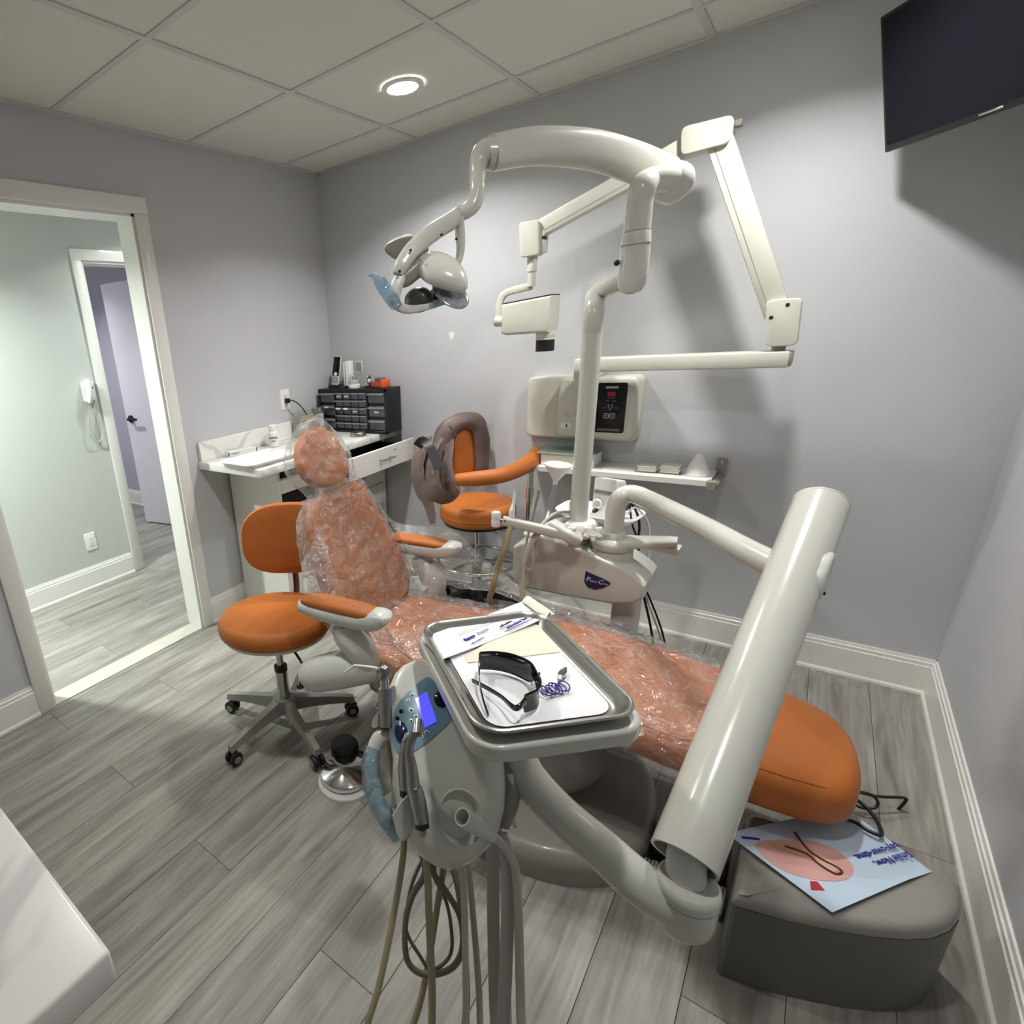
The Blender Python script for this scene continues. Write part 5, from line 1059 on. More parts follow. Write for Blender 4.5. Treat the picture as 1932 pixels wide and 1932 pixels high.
b = B(); mxb = M.Translation((0.088, -0.90, CT + 0.0005)) @ M.Rotation(R(72), 4, 'Z'); bxb(b, (-0.085, -0.015, 0), (0.085, 0.015, 0.028), 0.001, 1, mxb); part('box_body', b, WHITEP, t)
b = B(); bxb(b, (-0.083, -0.0156, 0.004), (-0.076, -0.0149, 0.024), 0, 1, mxb); bxb(b, (-0.07, -0.0156, 0.012), (-0.02, -0.0149, 0.015), 0, 1, mxb); bxb(b, (0.079, -0.0156, 0.002), (0.084, -0.0149, 0.026), 0, 1, mxb); part('print', b, INKK, t)
# alcohol bottle
t = thing('alcohol_bottle', 'white plastic pump bottle lettered in black on the corner counter', 'bottle', (0.105, -0.672, CT))
o = V((0.105, -0.672, CT + 0.0005))
b = B(); lathe(b, [(0.026, 0), (0.029, 0.003), (0.029, 0.07), (0.025, 0.084), (0.017, 0.09), (0.017, 0.096)], 26, M.Translation(o)); part('bottle_body', b, mat('translucent_white', sr(228, 229, 226), 0.3, var=0.01), t)
b = B(); lathe(b, [(0.0205, 0.092), (0.0205, 0.104), (0.023, 0.106), (0.023, 0.118), (0.017, 0.121), (0.010, 0.116)], 26, M.Translation(o)); part('cap', b, WHITEP, t)
vd = (CAM - o); vd.z = 0; vd.normalize(); vx = V((-vd.y, vd.x, 0))
mt = lambda z: M(((vx.x, 0, vd.x, o.x + vd.x * 0.0292), (vx.y, 0, vd.y, o.y + vd.y * 0.0292), (0, 1, 0, o.z + z), (0, 0, 0, 1)))
text('ALCOHOL', 0.0105, INKK, t, mt(0.052), bold=0.0006); text('ISOPROPYL', 0.005, INKK, t, mt(0.037)); text('RUBBING', 0.005, INKK, t, mt(0.031))
# clear bin with papers and jar behind the headrest
t = thing('clear_bin', 'clear plastic bin of beige sachets on the corner counter', 'bin', (0.10, -0.36, CT))
b = B()
for a, c_ in (((0.025, -0.44, 0), (0.028, -0.30, 0.15)), ((0.16, -0.44, 0), (0.163, -0.30, 0.12)), ((0.025, -0.44, 0), (0.163, -0.437, 0.13)), ((0.025, -0.303, 0), (0.163, -0.30, 0.15)), ((0.025, -0.44, 0), (0.163, -0.30, 0.003))): bxb(b, V(a) + V((0, 0, CT + 0.0005)), V(c_) + V((0, 0, CT + 0.0005)))
part('bin_wall', b, GLASS, t)
for k in range(7):
    b = B(); bxb(b, (0.034 + 0.017 * k, -0.432, CT + 0.004), (0.047 + 0.017 * k, -0.308, CT + 0.11 + 0.006 * ((k * 5) % 4)), 0.002, 1); part('sachet', b, mat('beige_sachet', sr(168, 158, 138), 0.6, var=0.12, scale=30), t)
def jar(loc, r, h, label, fill, lidm, name='jar'):
    t = thing(name, label, 'jar', loc); m_ = M.Translation(V(loc))
    b = B(); lathe(b, [(r - 0.003, 0.003), (r, 0.0), (r, h)], 26, m_, cap=False); part('glass', b, GLASS, t)
    b = B(); lathe(b, [(r - 0.004, 0.003), (r - 0.004, h * 0.92)], 22, m_); part('contents', b, fill, t)
    b = B(); lathe(b, [(r + 0.003, h - 0.002), (r + 0.004, h + 0.02), (r, h + 0.024)], 26, m_); part('lid', b, lidm, t)
    return t
jar((0.075, -0.245, CT + 0.0005), 0.036, 0.135, 'glass jar of cotton with a steel lid left of the drawer organizer', mat('cotton', sr(226, 224, 212), 0.9, var=0.1, scale=40), STEEL)
b = B(); lathe(b, [(0.044, 0.0), (0.046, 0.002), (0.046, 0.020), (0.043, 0.024), (0.038, 0.021), (0.01, 0.020)], 30, M.Translation((0.395, -0.265, CT + 0.0005))); solo('round_tin', b, STEEL, 'flat round steel tin in front of the drawer organizer', 'tin')
# ------------------------------------------------------------------ small parts organizer
og = thing('drawer_organizer', 'black desktop organizer of small clear drawers on the corner counter', 'drawer organizer', (0.285, -0.10, CT))
OX, OY, OZ = 0.030, -0.182, CT + 0.0005; OW, OD, OH = 0.512, 0.155, 0.258
b = B(); bxb(b, (OX, OY + 0.012, OZ), (OX + OW, OY + OD, OZ + OH), 0.006, 2); part('case', b, BLACK, og)
b = B()
for a, c_ in (((0, 0), (OW, 0.018)), ((0, OH - 0.018), (OW, OH)), ((0, 0), (0.012, OH)), ((OW - 0.014, 0), (OW, OH)), ((0.128, 0), (0.134, OH)), ((0.374, 0), (0.382, OH))): bxb(b, (OX + a[0], OY, OZ + a[1]), (OX + c_[0], OY + 0.02, OZ + c_[1]), 0.002, 1)
part('face_frame', b, BLACK, og)
DRW = mat('smoke_drawer', sr(90, 95, 100), 0.3, var=0.2, scale=30, coat=0.3); LIP = mat('drawer_lip', sr(134, 136, 140), 0.35, var=0.06)
rnd = random.Random(3)
def odrawer(x0, x1, z0, z1, lab):
    b = B(); bxb(b, (OX + x0, OY + 0.004, OZ + z0), (OX + x1, OY + 0.06, OZ + z1), 0.0015, 1); d = part('small_drawer', b, DRW, og)
    b = B(); bxb(b, (OX + x0, OY - 0.012, OZ + z1 - (z1 - z0) * 0.24), (OX + x1, OY + 0.005, OZ + z1 - (z1 - z0) * 0.10), 0.001, 1); part('pull', b, LIP, d)
    if lab:
        zz = OZ + z0 + (z1 - z0) * 0.42; yy = OY + 0.0032
        if lab == 2: zz = OZ + z1 - (z1 - z0) * 0.16; yy = OY - 0.0128
        b = B(); bxb(b, (OX + (x0 + x1) / 2 - 0.016, yy - 0.0006, zz - 0.0055), (OX + (x0 + x1) / 2 + 0.016, yy + 0.0012, zz + 0.0055)); part('paper_label', b, PAPER, d)
labs = {(0, 0): 1, (0, 1): 1, (2, 0): 2, (2, 1): 2, (2, 2): 1}
for r_ in range(5):
    for k in range(4):
        x0 = 0.137 + k * 0.0592; z1 = OH - 0.020 - r_ * 0.0442; odrawer(x0, x0 + 0.0525, z1 - 0.039, z1, labs.get((r_, k), 0))
for r_ in range(3):
    z1 = OH - 0.020 - r_ * 0.078
    odrawer(0.014, 0.126, z1 - 0.060, z1, 2 if r_ == 1 else 0); odrawer(0.385, 0.497, z1 - 0.060, z1, 1 if r_ == 1 else 0)
OT = OZ + OH + 0.0006
t = thing('cordless_phone', 'black and silver cordless phone standing in its dock on the organizer', 'phone', (0.115, -0.10, OT))
b = B(); slab(b, rr(0.075, 0.07, 0.015), 0, 0.02, 0.006, mx=M.Translation((0.115, -0.105, OT))); part('dock', b, BLACK, t)
vdp = V((0.28, -0.96, 0)).normalized(); mph = basis((0.118, -0.112, OT + 0.016), (0.03, 0.24, 1), (0.96, 0.28, 0))
b = B(); bxb(b, (-0.024, -0.012, 0), (0.024, 0.012, 0.172), 0.006, 2, mph); hs = part('handset', b, LGREY, t)
b = B(); bxb(b, (-0.021, -0.0135, 0.055), (0.021, -0.011, 0.168), 0.004, 2, mph); part('screen_face', b, BLACKG, t)
b = B(); lathe(b, [(0.011, 0.0), (0.011, 0.002), (0.007, 0.0022)], 18, mph @ M.Translation((0, -0.0135, 0.066)) @ M.Rotation(R(90), 4, 'X')); part('navigation_key', b, LGREY, t)
for r_ in range(4):
    for k in range(3):
        b = B(); bxb(b, (-0.018 + k * 0.0125, -0.0135, 0.012 + r_ * 0.010), (-0.008 + k * 0.0125, -0.0115, 0.019 + r_ * 0.010), 0.0008, 1, mph); part('key', b, STEELD, t)
t = thing('cup_dispenser', 'pair of tall white cardboard tubes behind the cordless phone', 'cardboard tube', (0.195, -0.07, OT))
b = B(); bxb(b, (0.165, -0.085, OT), (0.190, -0.05, OT + 0.150), 0.002, 1); part('tube', b, WHITEP, t); b = B(); bxb(b, (0.191, -0.095, OT), (0.222, -0.055, OT + 0.155), 0.002, 1); part('tube', b, PAPER, t)
b = B(); lathe(b, [(0.03, 0), (0.03, 0.012), (0.022, 0.014)], 20, M.Translation((0.205, -0.135, OT))); solo('blue_stand', b, NAVY, 'small dark blue round stand on the organizer', 'stand')
t = thing('bur_holder', 'clear domed bur holder with white base on the organizer', 'bur holder', (0.272, -0.12, OT)); m_ = M.Translation((0.272, -0.12, OT))
b = B(); lathe(b, [(0.036, 0), (0.037, 0.004), (0.037, 0.018), (0.033, 0.022)], 28, m_); part('base', b, WHITEP, t)
b = B(); lathe(b, [(0.030, 0.022), (0.030, 0.045), (0.022, 0.047)], 28, m_); part('block', b, mat('pale_block', sr(200, 200, 190), 0.5), t)
b = B(); lathe(b, [(0.034, 0.022), (0.034, 0.06), (0.028, 0.075), (0.02, 0.082)], 28, m_); part('dome', b, GLASS, t)
for k in range(5):
    a = k * 1.257; b = B(); rod(b, (0.272 + 0.018 * math.cos(a), -0.12 + 0.018 * math.sin(a), OT + 0.04), (0.272 + 0.018 * math.cos(a), -0.12 + 0.018 * math.sin(a), OT + 0.068), 0.0028, 8); part('bur', b, STEELD, t)
t = thing('mirror_stand', 'small clear framed card standing behind the bur holder', 'stand', (0.27, -0.06, OT))
b = B(); bxb(b, (0.245, -0.064, OT + 0.085), (0.298, -0.058, OT + 0.15), 0.002, 1); part('frame', b, LGREY, t); b = B(); bxb(b, (0.251, -0.0655, OT + 0.092), (0.291, -0.0635, OT + 0.144)); part('pane', b, GREYP, t); b = B(); bxb(b, (0.262, -0.066, OT), (0.282, -0.056, OT + 0.088), 0.001, 1); part('stem', b, GLASS, t)
t = thing('chrome_bell', 'small glass jar with chrome top on the organizer', 'jar', (0.375, -0.11, OT)); m_ = M.Translation((0.375, -0.11, OT))
b = B(); lathe(b, [(0.030, 0), (0.032, 0.004), (0.026, 0.006)], 24, m_); part('base', b, BLACK, t); b = B(); lathe(b, [(0.020, 0.006), (0.024, 0.02), (0.021, 0.04), (0.012, 0.052), (0.018, 0.062), (0.019, 0.068), (0.010, 0.07)], 24, m_); part('bell', b, CHROME, t)
t = thing('orange_box', 'orange plastic box with a dark clip at the right end of the organizer', 'box', (0.468, -0.11, OT))
b = B(); bxb(b, (0.415, -0.15, OT), (0.485, -0.085, OT + 0.038), 0.006, 2); part('box_body', b, mat('clear_red', sr(150, 60, 40), 0.25, coat=0.4), t); b = B(); bxb(b, (0.484, -0.15, OT), (0.512, -0.085, OT + 0.046), 0.004, 2); part('end_cap', b, ORANGEP, t); b = B(); bxb(b, (0.43, -0.13, OT + 0.0385), (0.488, -0.095, OT + 0.058), 0.004, 2); part('clip', b, GREYD, t)
# ------------------------------------------------------------------ near counter at the lower left
nc = thing('near_countertop', 'white quartz countertop corner at the lower left foreground', 'countertop', (1.0, -3.04, CT - 0.04))
b = B(); bxb(b, (0.002, YF + 0.002, CT - 0.04), (1.926, -2.667, CT), 0.005, 3); part('slab', b, QUARTZ, nc)
nb = thing('near_cabinet', 'white base cabinet under the foreground countertop', 'cabinet', (0.9, -3.06, 0))
b = B(); bxb(b, (0.022, YF + 0.022, 0.08), (1.86, -2.745, CT - 0.041), 0.002, 1); part('carcass', b, WHITEL, nb)
for k in range(4):
    b = B(); bxb(b, (0.03 + k * 0.458, -2.745, 0.09), (0.48 + k * 0.458, -2.727, CT - 0.05), 0.002, 1); d_ = part('door', b, WHITEL, nb)
    b = B(); rod(b, (0.44 + k * 0.458, -2.71, 0.62), (0.44 + k * 0.458, -2.71, 0.76), 0.005, 8); rod(b, (0.44 + k * 0.458, -2.73, 0.64), (0.44 + k * 0.458, -2.71, 0.64), 0.004, 8); rod(b, (0.44 + k * 0.458, -2.73, 0.74), (0.44 + k * 0.458, -2.71, 0.74), 0.004, 8); part('handle', b, STEEL, d_)
# ================================================================== ASSISTANT SIDE
aa = thing('suction_unit', 'grey assistant arm with white end cap and suction holders', 'dental arm', (1.72, -0.86, 0.74))
p0, p1 = at(948, 982, 1.93), at(1062, 1008, 1.87)
b = B(); sweep(b, [p0, p1], rr(0.030, 0.034, 0.010, 3), smooth=False); sweep(b, [at(1040, 990, 1.90), at(1075, 1010, 1.86), at(1090, 1018, 1.86)], rr(0.05, 0.04, 0.012, 3), 4); part('arm', b, ENAMEL, aa)
b = B(); sph(b, p0 + V((0.014, -0.012, 0.004)), (0.003, 0.003, 0.003), n=8); part('screw', b, DARK, aa)
d_ = (p0 - p1).normalized(); b = B(); tube(b, [p0, p0 + d_ * 0.008], 0.009, 12, smooth=False); part('swivel', b, STEELD, aa)
c_ = p0 + d_ * 0.022; b = B(); lathe(b, [(0.010, -0.029), (0.0155, -0.026), (0.0165, -0.02), (0.0165, -0.002), (0.0158, 0.0), (0.0165, 0.002), (0.0165, 0.022), (0.013, 0.027)], 20, M.Translation(c_)); part('end_cap', b, WHITEP, aa)
st = thing('suction_tip', 'clear suction tip on a tan hose standing in the assistant arm', 'suction hose', at(964, 990, 1.92))
b = B(); tube(b, [at(965, 985, 1.918), at(966, 965, 1.918), at(968, 955, 1.918), at(971, 938, 1.918), at(972, 925, 1.918)], [0.010, 0.011, 0.007, 0.0055, 0.0055], 14, 4); part('tip', b, LGREY, st)
b = B(); tube(b, [at(964, 992, 1.918), at(958, 1012, 1.92), at(950, 1042, 1.93), at(938, 1072, 1.97), at(930, 1110, 2.0), (1.50, -0.86, 0.38), (1.56, -0.74, 0.15), (1.62, -0.66, 0.0115)], 0.0105, 12, 6); part('hose', b, HOSET, st)
st = thing('suction_wand', 'grey suction wand beside the chrome stool post', 'suction hose', at(1000, 1000, 1.95))
b = B(); tube(b, [at(998, 1000, 1.95), at(1006, 960, 1.97), at(1012, 935, 1.98), at(1014, 925, 1.98)], [0.007, 0.009, 0.011, 0.009], 12, 4); part('tip', b, GREYP, st)
b = B(); tube(b, [at(998, 1003, 1.95), at(992, 1030, 1.96), at(985, 1060, 1.97), at(1002, 1075, 1.97), at(1010, 1035, 1.95), at(1012, 1015, 1.93)], 0.004, 8, 6); part('hose', b, HOSEG, st)
fu = thing('funnel', 'white plastic funnel on a clear tube in front of the shelf', 'funnel', at(1040, 980, 1.98))
b = B(); f0 = at(1047, 914, 1.98); lathe(b, [(0.006, 0.0), (0.0075, 0.0), (0.0085, 0.014), (0.044, 0.068), (0.0465, 0.07), (0.0465, 0.0755), (0.044, 0.0755), (0.010, 0.02)], 30, basis(f0, (0.10, 0.0, 1), (1, 0, 0))); part('cone', b, WHITEP, fu)
b = B(); tube(b, [at(1047, 915, 1.98), at(1043, 935, 1.98), at(1036, 960, 1.975), at(1028, 995, 1.96)], 0.0085, 12, 5); part('stem', b, GLASS, fu)
# white side tray with curing unit and cup
tr = thing('side_tray', 'white rounded plastic tray behind the light pole', 'tray', (1.83, -0.665, 0.755))
TRM = M.Translation((1.828, -0.672, 0.757)) @ M.Rotation(R(-6), 4, 'Z'); b = B(); t_ = B()
loft(t_, [L3(rr(0.24, 0.13, 0.04, 6), 0.0), L3(rr(0.285, 0.175, 0.055, 6), 0.022), L3(rr(0.290, 0.18, 0.057, 6), 0.026), L3(rr(0.285, 0.175, 0.055, 6), 0.029), L3(rr(0.262, 0.152, 0.048, 6), 0.025), L3(rr(0.23, 0.12, 0.036, 6), 0.006)]); join(b, t_, TRM); part('tray_body', b, WHITEP, tr)
b = B(); bxb(b, (1.81, -0.74, 0.715), (1.85, -0.64, 0.757), 0.004, 2); part('bracket', b, LGREY, tr)
cu_ = thing('curing_unit', 'white tabletop unit with a sloping dark display on the side tray', 'dental device', (1.855, -0.66, 0.765))
mxc = M.Translation((1.858, -0.655, 0.764)) @ M.Rotation(R(-14), 4, 'Z')
b = B(); slab(b, [(-0.05, 0.0), (0.05, 0.0), (0.052, 0.085), (0.02, 0.135), (-0.045, 0.150)], -0.042, 0.042, 0.008, 0.008, mx=mxc @ M.Rotation(R(90), 4, 'X') @ M.Rotation(R(90), 4, 'Y')); part('unit_body', b, WHITEP, cu_)
b = B(); q0, q1 = V((-0.034, -0.050, 0.093)), V((0.034, -0.022, 0.138)); loft(b, [[mxc @ V(p) for p in ((-0.034, -0.0515 - o_, 0.094), (0.034, -0.0515 - o_, 0.094), (0.034, -0.022 - o_, 0.140), (-0.034, -0.022 - o_, 0.140))] for o_ in (-0.003, 0.0022)]); part('display', b, GREYD, cu_)
b = B(); lathe(b, [(0.017, 0.0), (0.019, 0.006), (0.013, 0.01), (0.009, 0.003)], 22, basis(mxc @ V((-0.015, -0.052, 0.055)), (-0.25, -1, 0.1), (0, 0, 1))); part('dial', b, WHITEP, cu_)
b = B(); lathe(b, [(0.008, 0.0), (0.008, 0.012), (0.005, 0.02)], 14, basis(mxc @ V((-0.02, -0.052, 0.03)), (-0.25, -1, -0.2), (0, 0, 1))); part('socket', b, BLACK, cu_)
b = B(); lathe(b, [(0.016, 0.0), (0.0175, 0.003), (0.0175, 0.042), (0.016, 0.042), (0.0155, 0.006)], 22, M.Translation((1.742, -0.69, 0.7645))); solo('beige_cup', b, ENAMEL2, 'small beige cup at the left of the side tray', 'cup')
for nm, lab, pts, r, m_ in (
    ('vacuum_hose', 'thick grey hose arching from the side tray into the service box', [(1.79, -0.76, 0.762), at(1060, 980, 1.93), at(1030, 993, 1.90), at(1005, 1023, 1.92), at(990, 1060, 1.95), at(985, 1092, 1.97), at(985, 1130, 1.98)], 0.0085, HOSEG),
    ('air_hose', 'thinner grey hose beside the thick arching hose', [(1.79, -0.745, 0.785), at(1065, 966, 1.94), at(1040, 973, 1.91), at(1012, 1003, 1.91), at(994, 1040, 1.935), at(988, 1080, 1.955), at(988, 1130, 1.965)], 0.0055, HOSEG),
    ('black_cable', 'black cable hanging from the side tray to the floor', [(1.92, -0.68, 0.80), at(1190, 950, 1.97), at(1204, 975, 1.97), at(1205, 1010, 1.97), at(1190, 1050, 1.97), at(1203, 1082, 1.97), (2.06, -0.70, 0.30), (2.05, -0.62, 0.008)], 0.0042, BLACK),
    ('black_cable', 'second black cable crossing the first behind the service box', [(1.93, -0.67, 0.79), at(1188, 955, 1.98), at(1193, 990, 1.98), at(1206, 1030, 1.98), at(1196, 1062, 1.98), at(1207, 1085, 1.98), (2.09, -0.66, 0.30), (2.09, -0.56, 0.008)], 0.0035, BLACK),
    ('grey_cable', 'grey cable curving down behind the service box', [(1.93, -0.70, 0.795), at(1200, 958, 1.95), at(1222, 985, 1.95), at(1225, 1020, 1.95), at(1222, 1065, 1.95), at(1208, 1092, 1.95), (2.10, -0.72, 0.30), (2.12, -0.62, 0.008)], 0.0035, HOSEG)):
    b = B(); tube(b, pts, r, 10, 7); solo(nm, b, m_, lab, 'hose' if 'hose' in nm else 'cable')

# ================================================================== ON THE FLOOR
fo = [(2.402, -1.592), (2.405, -1.598), (2.412, -1.601), (2.46, -1.587), (2.505, -1.572), (2.567, -1.545), (2.627, -1.514), (2.675, -1.484), (2.715, -1.450), (2.745, -1.408), (2.762, -1.365), (2.770, -1.32), (2.770, -1.288), (2.762, -1.272), (2.745, -1.266), (2.60, -1.285), (2.425, -1.31), (2.408, -1.318), (2.401, -1.335), (2.40, -1.45)]
fb = thing('floor_box', 'grey plastic utility box on the floor under the footrest', 'utility box', (2.58, -1.43, 0))
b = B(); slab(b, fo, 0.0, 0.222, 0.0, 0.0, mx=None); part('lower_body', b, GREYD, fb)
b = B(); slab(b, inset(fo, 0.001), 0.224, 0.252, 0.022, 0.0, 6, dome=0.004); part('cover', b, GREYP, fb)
# leaflet on the box
pz = 0.262
PO = [onz(1370, 1572, pz), onz(1570, 1722, pz), onz(1760, 1640, pz), onz(1602, 1522, pz)]
t = thing('leaflet', 'light blue printed leaflet lying on the grey floor box', 'leaflet', PO[0])
lc = lambda u, v: -0.045 * max(0, v - 0.72) * max(0, 0.9 - u) - 0.035 * max(0, v - 0.75) * u
bb = sheet(PO, pz, 0.0008, lc, 12, 12); part('leaflet_sheet', bb, mat('pale_blue_print', sr(186, 204, 222), 0.55, var=0.02), t)
ea, eb, ed = PO[0], PO[1] - PO[0], PO[3] - PO[0]
def lp(u, v, l=0.0016): return ea + eb * u + ed * v + V((0, 0, lc(u, v) + l))
def blob(uvs, m_, nm, l=0.0016, sm=True):
    U = cat([V((*p, 0)) for p in uvs], 4, True) if sm else [V((*p, 0)) for p in uvs]
    cx = sum(p.x for p in U) / len(U); cy = sum(p.y for p in U) / len(U); b = B()
    loft(b, [[lp(p.x, p.y, l - 0.0006) for p in U]] + [[lp(cx + (p.x - cx) * f, cy + (p.y - cy) * f, l) for p in U] for f in (1, 0.66, 0.33, 0.02)], False, True); return part(nm, b, m_, t, smooth=False)
def uv(px, py):
    p = onz(px, py, pz) - ea; det = eb.x * ed.y - eb.y * ed.x
    return ((p.x * ed.y - p.y * ed.x) / det, (eb.x * p.y - eb.y * p.x) / det)
PINK = mat('pink_print', sr(206, 156, 150), 0.6); SKIN = mat('tan_print', sr(196, 150, 122), 0.6); HAIR = mat('brown_print', sr(82, 48, 36), 0.6)
blob([uv(*p) for p in ((1425, 1592), (1470, 1585), (1530, 1588), (1580, 1606), (1609, 1635), (1600, 1658), (1560, 1663), (1500, 1652), (1450, 1625))], PINK, 'printed_circle')
blob([uv(*p) for p in ((1452, 1588), (1500, 1598), (1545, 1620), (1580, 1640), (1572, 1648), (1530, 1625), (1490, 1610), (1455, 1598))], SKIN, 'printed_arm', 0.0022)
b = B(); tube(b, [lp(*uv(*p), 0.0024) for p in ((1500, 1572), (1520, 1600), (1545, 1620), (1575, 1636), (1588, 1646), (1575, 1650), (1545, 1632), (1520, 1612), (1480, 1598))], 0.0026, 6, 5); part('printed_hair', b, HAIR, t)
blob([uv(*p) for p in ((1534, 1610), (1556, 1617), (1582, 1640), (1568, 1646), (1544, 1632))], mat('light_skin_print', sr(214, 178, 150), 0.6), 'printed_face', 0.0026)
blob([uv(*p) for p in ((1528, 1663), (1542, 1664), (1556, 1681), (1530, 1680))], RED, 'printed_logo', sm=False)
blob([uv(*p) for p in ((1398, 1578), (1432, 1582), (1434, 1586), (1400, 1583))], INKB, 'printed_stroke', sm=False)
xt = (onz(1620, 1618, pz) - onz(1708, 1592, pz)).normalized(); yt = V((0, 0, 1)).cross(xt)
def ltext(s, px, py, size):
    u_, v_ = uv(px, py); o = lp(u_, v_, 0.003); text(s, size, INKB, t, M(((xt.x, yt.x, 0, o.x), (xt.y, yt.y, 0, o.y), (xt.z, yt.z, 1, o.z), (0, 0, 0, 1))), bold=0.0004)
ltext('pay-over-time.', 1654, 1608, 0.0205); ltext('Smile Now,', 1684, 1622, 0.0205)
# dangling black cables past the toe
b = B(); tube(b, [onz(1585, 1545, 0.268), onz(1612, 1551, 0.269), onz(1640, 1568, 0.269), onz(1662, 1575, 0.270), onz(1658, 1556, 0.270), onz(1644, 1534, 0.270), onz(1622, 1513, 0.268), onz(1600, 1498, 0.262)], 0.0045, 8, 7); solo('floor_cable', b, BLACK, 'black cable looping over the leaflet', 'cable')
b = B(); tube(b, [at(1600, 1490, 1.62), at(1625, 1496, 1.62), at(1660, 1503, 1.62), at(1704, 1505, 1.62), at(1708, 1512, 1.62), at(1690, 1532, 1.64), at(1671, 1552, 1.64)], 0.0042, 8, 7); solo('floor_cable', b, BLACK, 'black cable zigzagging on the floor beyond the toe', 'cable')
b = B(); tube(b, [at(1610, 1492, 1.63), at(1640, 1498, 1.62), at(1656, 1512, 1.61), at(1650, 1524, 1.61), at(1625, 1524, 1.62), at(1600, 1510, 1.64)], 0.004, 8, 7); solo('floor_cable', b, BLACK, 'short black cable curl under the toe', 'cable')
def duct(name, pts, r, label):
    b = B(); P_ = cat([V(p) for p in pts], 10); rr_ = [r * (1.0 if k % 2 else 0.9) for k in range(len(P_))]
    tube(b, P_, rr_, 16, smooth=False); m_ = bpy.data.materials.new(name); 
    return solo(name, b, STRIPE, label, 'hose', ang=10)
def stripe():
    m = bpy.data.materials.new('ribbed_grey'); m.use_nodes = True; N = m.node_tree.nodes; L = m.node_tree.links; b = N['Principled BSDF']
    tc = N.new('ShaderNodeTexCoord'); wv = N.new('ShaderNodeTexWave'); wv.inputs['Scale'].default_value = 38; wv.bands_direction = 'X'; L.new(tc.outputs['Object'], wv.inputs[0])
    cr = N.new('ShaderNodeValToRGB'); cr.color_ramp.elements[0].color = (*sr(40, 39, 38), 1); cr.color_ramp.elements[1].color = (*sr(150, 148, 144), 1); L.new(wv.outputs[0], cr.inputs[0]); L.new(cr.outputs[0], b.inputs['Base Color']); b.inputs['Roughness'].default_value = 0.6
    return m
STRIPE = stripe()
duct('ribbed_duct', [(2.20, -1.46, 0.038), (2.30, -1.44, 0.038), (2.396, -1.43, 0.038)], 0.036, 'ribbed grey hose running from the chair base to the floor box')
b = B(); bxb(b, (2.22, -1.40, 0.0), (2.39, -1.28, 0.09), 0.012, 2); solo('black_valve', b, BLACK, 'black valve block between the chair base and the floor box', 'valve')
# foot control
fc = thing('foot_control', 'round steel foot control on a white base beside the operator stool', 'foot pedal', (1.335, -1.655, 0))
o = V((1.335, -1.655, 0))
b = B(); slab(b, [(0.095 * math.cos(a) * (1 + 0.12 * math.cos(a - 5.4)), 0.095 * math.sin(a) * (1 + 0.12 * math.cos(a - 5.4))) for a in [2 * math.pi * k / 36 for k in range(36)]], 0, 0.014, 0.006, mx=M.Translation(o)); part('base', b, LGREY, fc)
b = B(); lathe(b, [(0.080, 0.016), (0.084, 0.02), (0.084, 0.036), (0.080, 0.040), (0.012, 0.052), (0.006, 0.056), (0.002, 0.056)], 40, M.Translation(o)); part('steel_disc', b, CHROME, fc)
fc2 = thing('foot_switch', 'round black foot switch behind the steel foot control', 'foot pedal', (1.262, -1.582, 0))
b = B(); lathe(b, [(0.048, 0), (0.052, 0.006), (0.052, 0.045), (0.046, 0.054), (0.03, 0.057)], 32, M.Translation((1.258, -1.560, 0))); part('switch_body', b, BLACK, fc2)
b = B(); tube(b, [(1.305, -1.545, 0.03), (1.36, -1.53, 0.02), (1.45, -1.545, 0.01), (1.52, -1.53, 0.008)], 0.0045, 8, 6); part('cable', b, BLACK, fc2)

# ================================================================== PLASTIC FILM OVER THE CHAIR
cv = thing('plastic_cover', 'crinkled clear plastic film wrapped over the dental chair', 'plastic cover', (1.25, -1.33, 0.36))
def crk(p, a=1.0):
    r1 = noise.noise(p * 14); r2 = noise.noise(p * 31 + V((3, 7, 1))); r3 = noise.noise(p * 63 + V((9, 2, 4)))
    return a * (0.010 * (1 - abs(r1) * 2) + 0.006 * (1 - abs(r2) * 2.2) + 0.0025 * r3)
def push(rl, centre, a=1.0, base=0.0):
    out = []
    for r_, c_ in zip(rl, centre):
        o_ = []
        for p in r_:
            d = (p - c_); d = d.normalized() if d.length > 1e-6 else V((0, 0, 1)); o_.append(p + d * max(0.002, base + crk(p, a)))
        out.append(o_)
    return out
# bag over the backrest and headrest
rl, ce = [], []
tab = [(-0.02, 0.225, 0.10), (0.0, 0.235, 0.11), (0.06, 0.252, 0.125), (0.15, 0.255, 0.13), (0.25, 0.240, 0.128), (0.34, 0.216, 0.118), (0.40, 0.196, 0.10), (0.435, 0.170, 0.085), (0.455, 0.138, 0.07), (0.465, 0.122, 0.06), (0.48, 0.122, 0.065), (0.50, 0.128, 0.075), (0.53, 0.140, 0.085), (0.575, 0.144, 0.088), (0.62, 0.130, 0.085), (0.66, 0.095, 0.07), (0.685, 0.06, 0.05), (0.70, 0.035, 0.03), (0.715, 0.022, 0.02)]
k = -0.02
while k <= 0.715:
    hw, th_ = interp(tab, k); of_ = 0.008 + 0.018 * max(0, min(1, (k - 0.46) / 0.05)); rl.append(back_ring(k, hw + 0.012, th_ + of_, 72, 2.4, of_)); ce.append(BK(k, 0, -th_ / 2)); k += 0.0085
b = B(); loft(b, push(rl, ce, 0.9, 0.003), False, True); part('back_film', b, FILM, cv, ang=180)
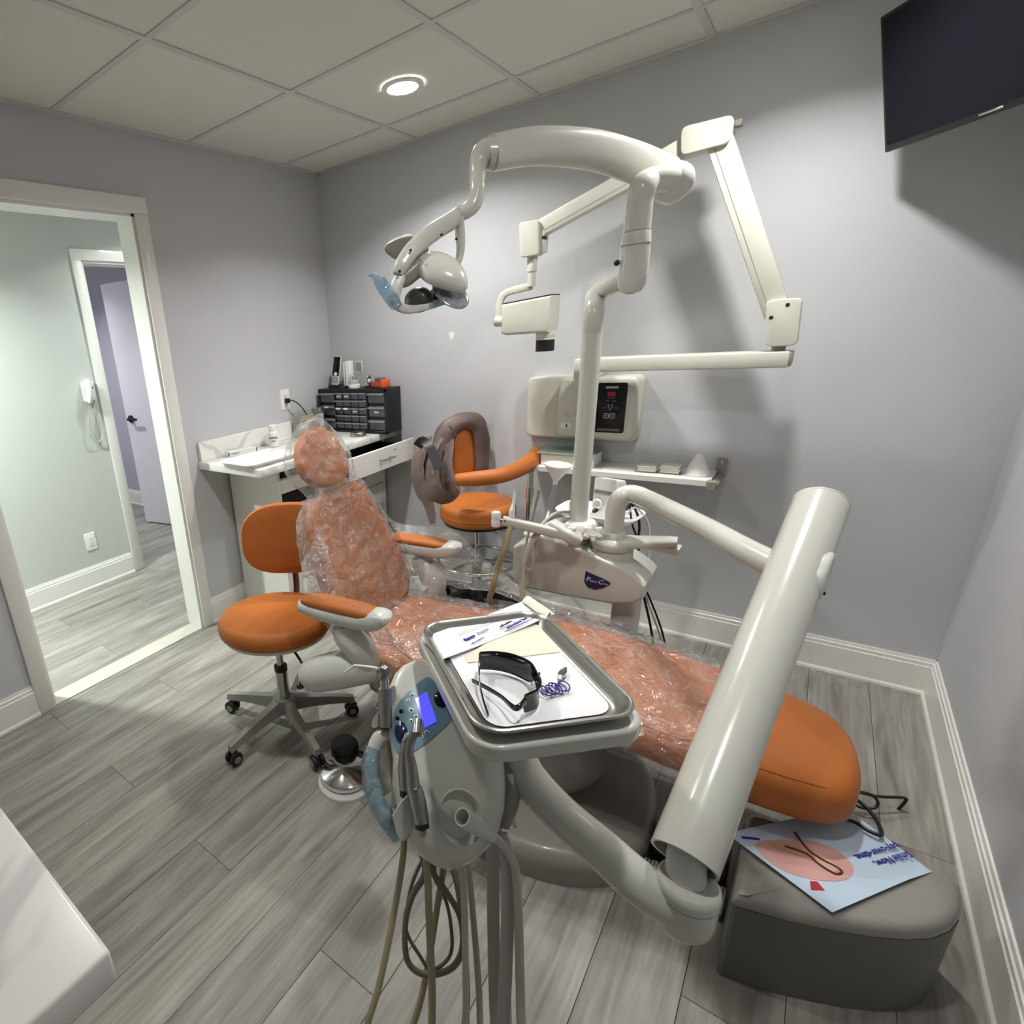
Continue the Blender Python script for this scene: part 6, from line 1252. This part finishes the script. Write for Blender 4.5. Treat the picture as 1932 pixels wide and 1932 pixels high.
# sheet over the seat and legs
rl = []
u = -0.03
while u <= 1.06:
    hw, zt, th_ = interp(SEAT, u); r_ = []
    lowf = -0.95 if u > 0.15 else -0.6
    for i in range(78):
        a = R(-38 + (256) * i / 77); ca, sa = math.cos(a), math.sin(a); p_ = 2.6
        q = CL(u, (hw + 0.008) * math.copysign(abs(ca) ** (2 / p_), ca), zt - th_ / 2 + (th_ / 2 + 0.006) * math.copysign(abs(sa) ** (2 / p_), sa))
        nrm = (CW * ca + V((0, 0, sa)))
        end = 1.0 if u < 0.98 else 1.0 + 0.5 * noise.noise(q * 9)
        r_.append(q + nrm * max(0.002, 0.004 + crk(q, 1.15) * end))
    rl.append(r_); u += 0.011
b = B(); loft(b, rl, False, False, False); part('seat_film', b, FILM, cv, ang=180)
# loose drapes from the back across the armrests down to the seat
def drape(sg, nm):
    A_ = cat([BK(0.36, sg * 0.185, 0.01), BK(0.22, sg * 0.222, 0.012), BK(0.08, sg * 0.232, 0.02), CL(0.10, sg * 0.23, 0.53), CL(0.30, sg * 0.235, 0.522), CL(0.55, sg * 0.235, 0.530), CL(0.78, sg * 0.215, 0.522)], 10)
    if sg > 0: C_ = cat([CL(-0.13, sg * 0.31, 0.80), CL(-0.06, sg * 0.345, 0.71), CL(0.08, sg * 0.352, 0.708), CL(0.20, sg * 0.345, 0.700), CL(0.30, sg * 0.33, 0.62), CL(0.52, sg * 0.315, 0.50), CL(0.80, sg * 0.29, 0.47)], 10)
    else: C_ = cat([CL(-0.11, sg * 0.27, 0.76), CL(-0.05, sg * 0.335, 0.703), CL(0.05, sg * 0.348, 0.705), CL(0.19, sg * 0.345, 0.698), CL(0.27, sg * 0.335, 0.60), CL(0.40, sg * 0.30, 0.42), CL(0.62, sg * 0.285, 0.38)], 10)
    b = B(); rl = []
    for i, (p, q) in enumerate(zip(A_, C_)):
        r_ = []; n = 34
        for j in range(n):
            f = j / (n - 1); m_ = p.lerp(q, f); sag = -0.035 * math.sin(math.pi * f) * (1 if i > 8 else 0.4)
            m_ = m_ + V((0, 0, sag + 0.004)); w2 = (p + q) / 2
            str_ = 0.008 * math.sin(i * 0.9 + 3 * noise.noise(m_ * 5)) * math.sin(math.pi * min(1, f * 1.2))
            # keep clear of the armrest pad
            r_.append(m_ + V((0, 0, str_)) + V((0, 0, 1)) * crk(m_, 0.9) + CW * sg * 0.3 * crk(m_ + V((5, 5, 5)), 1))
        rl.append(r_)
    loft(b, rl, False, False, False); return part(nm, b, FILM, cv, ang=180)
drape(1, 'far_drape'); drape(-1, 'near_drape')
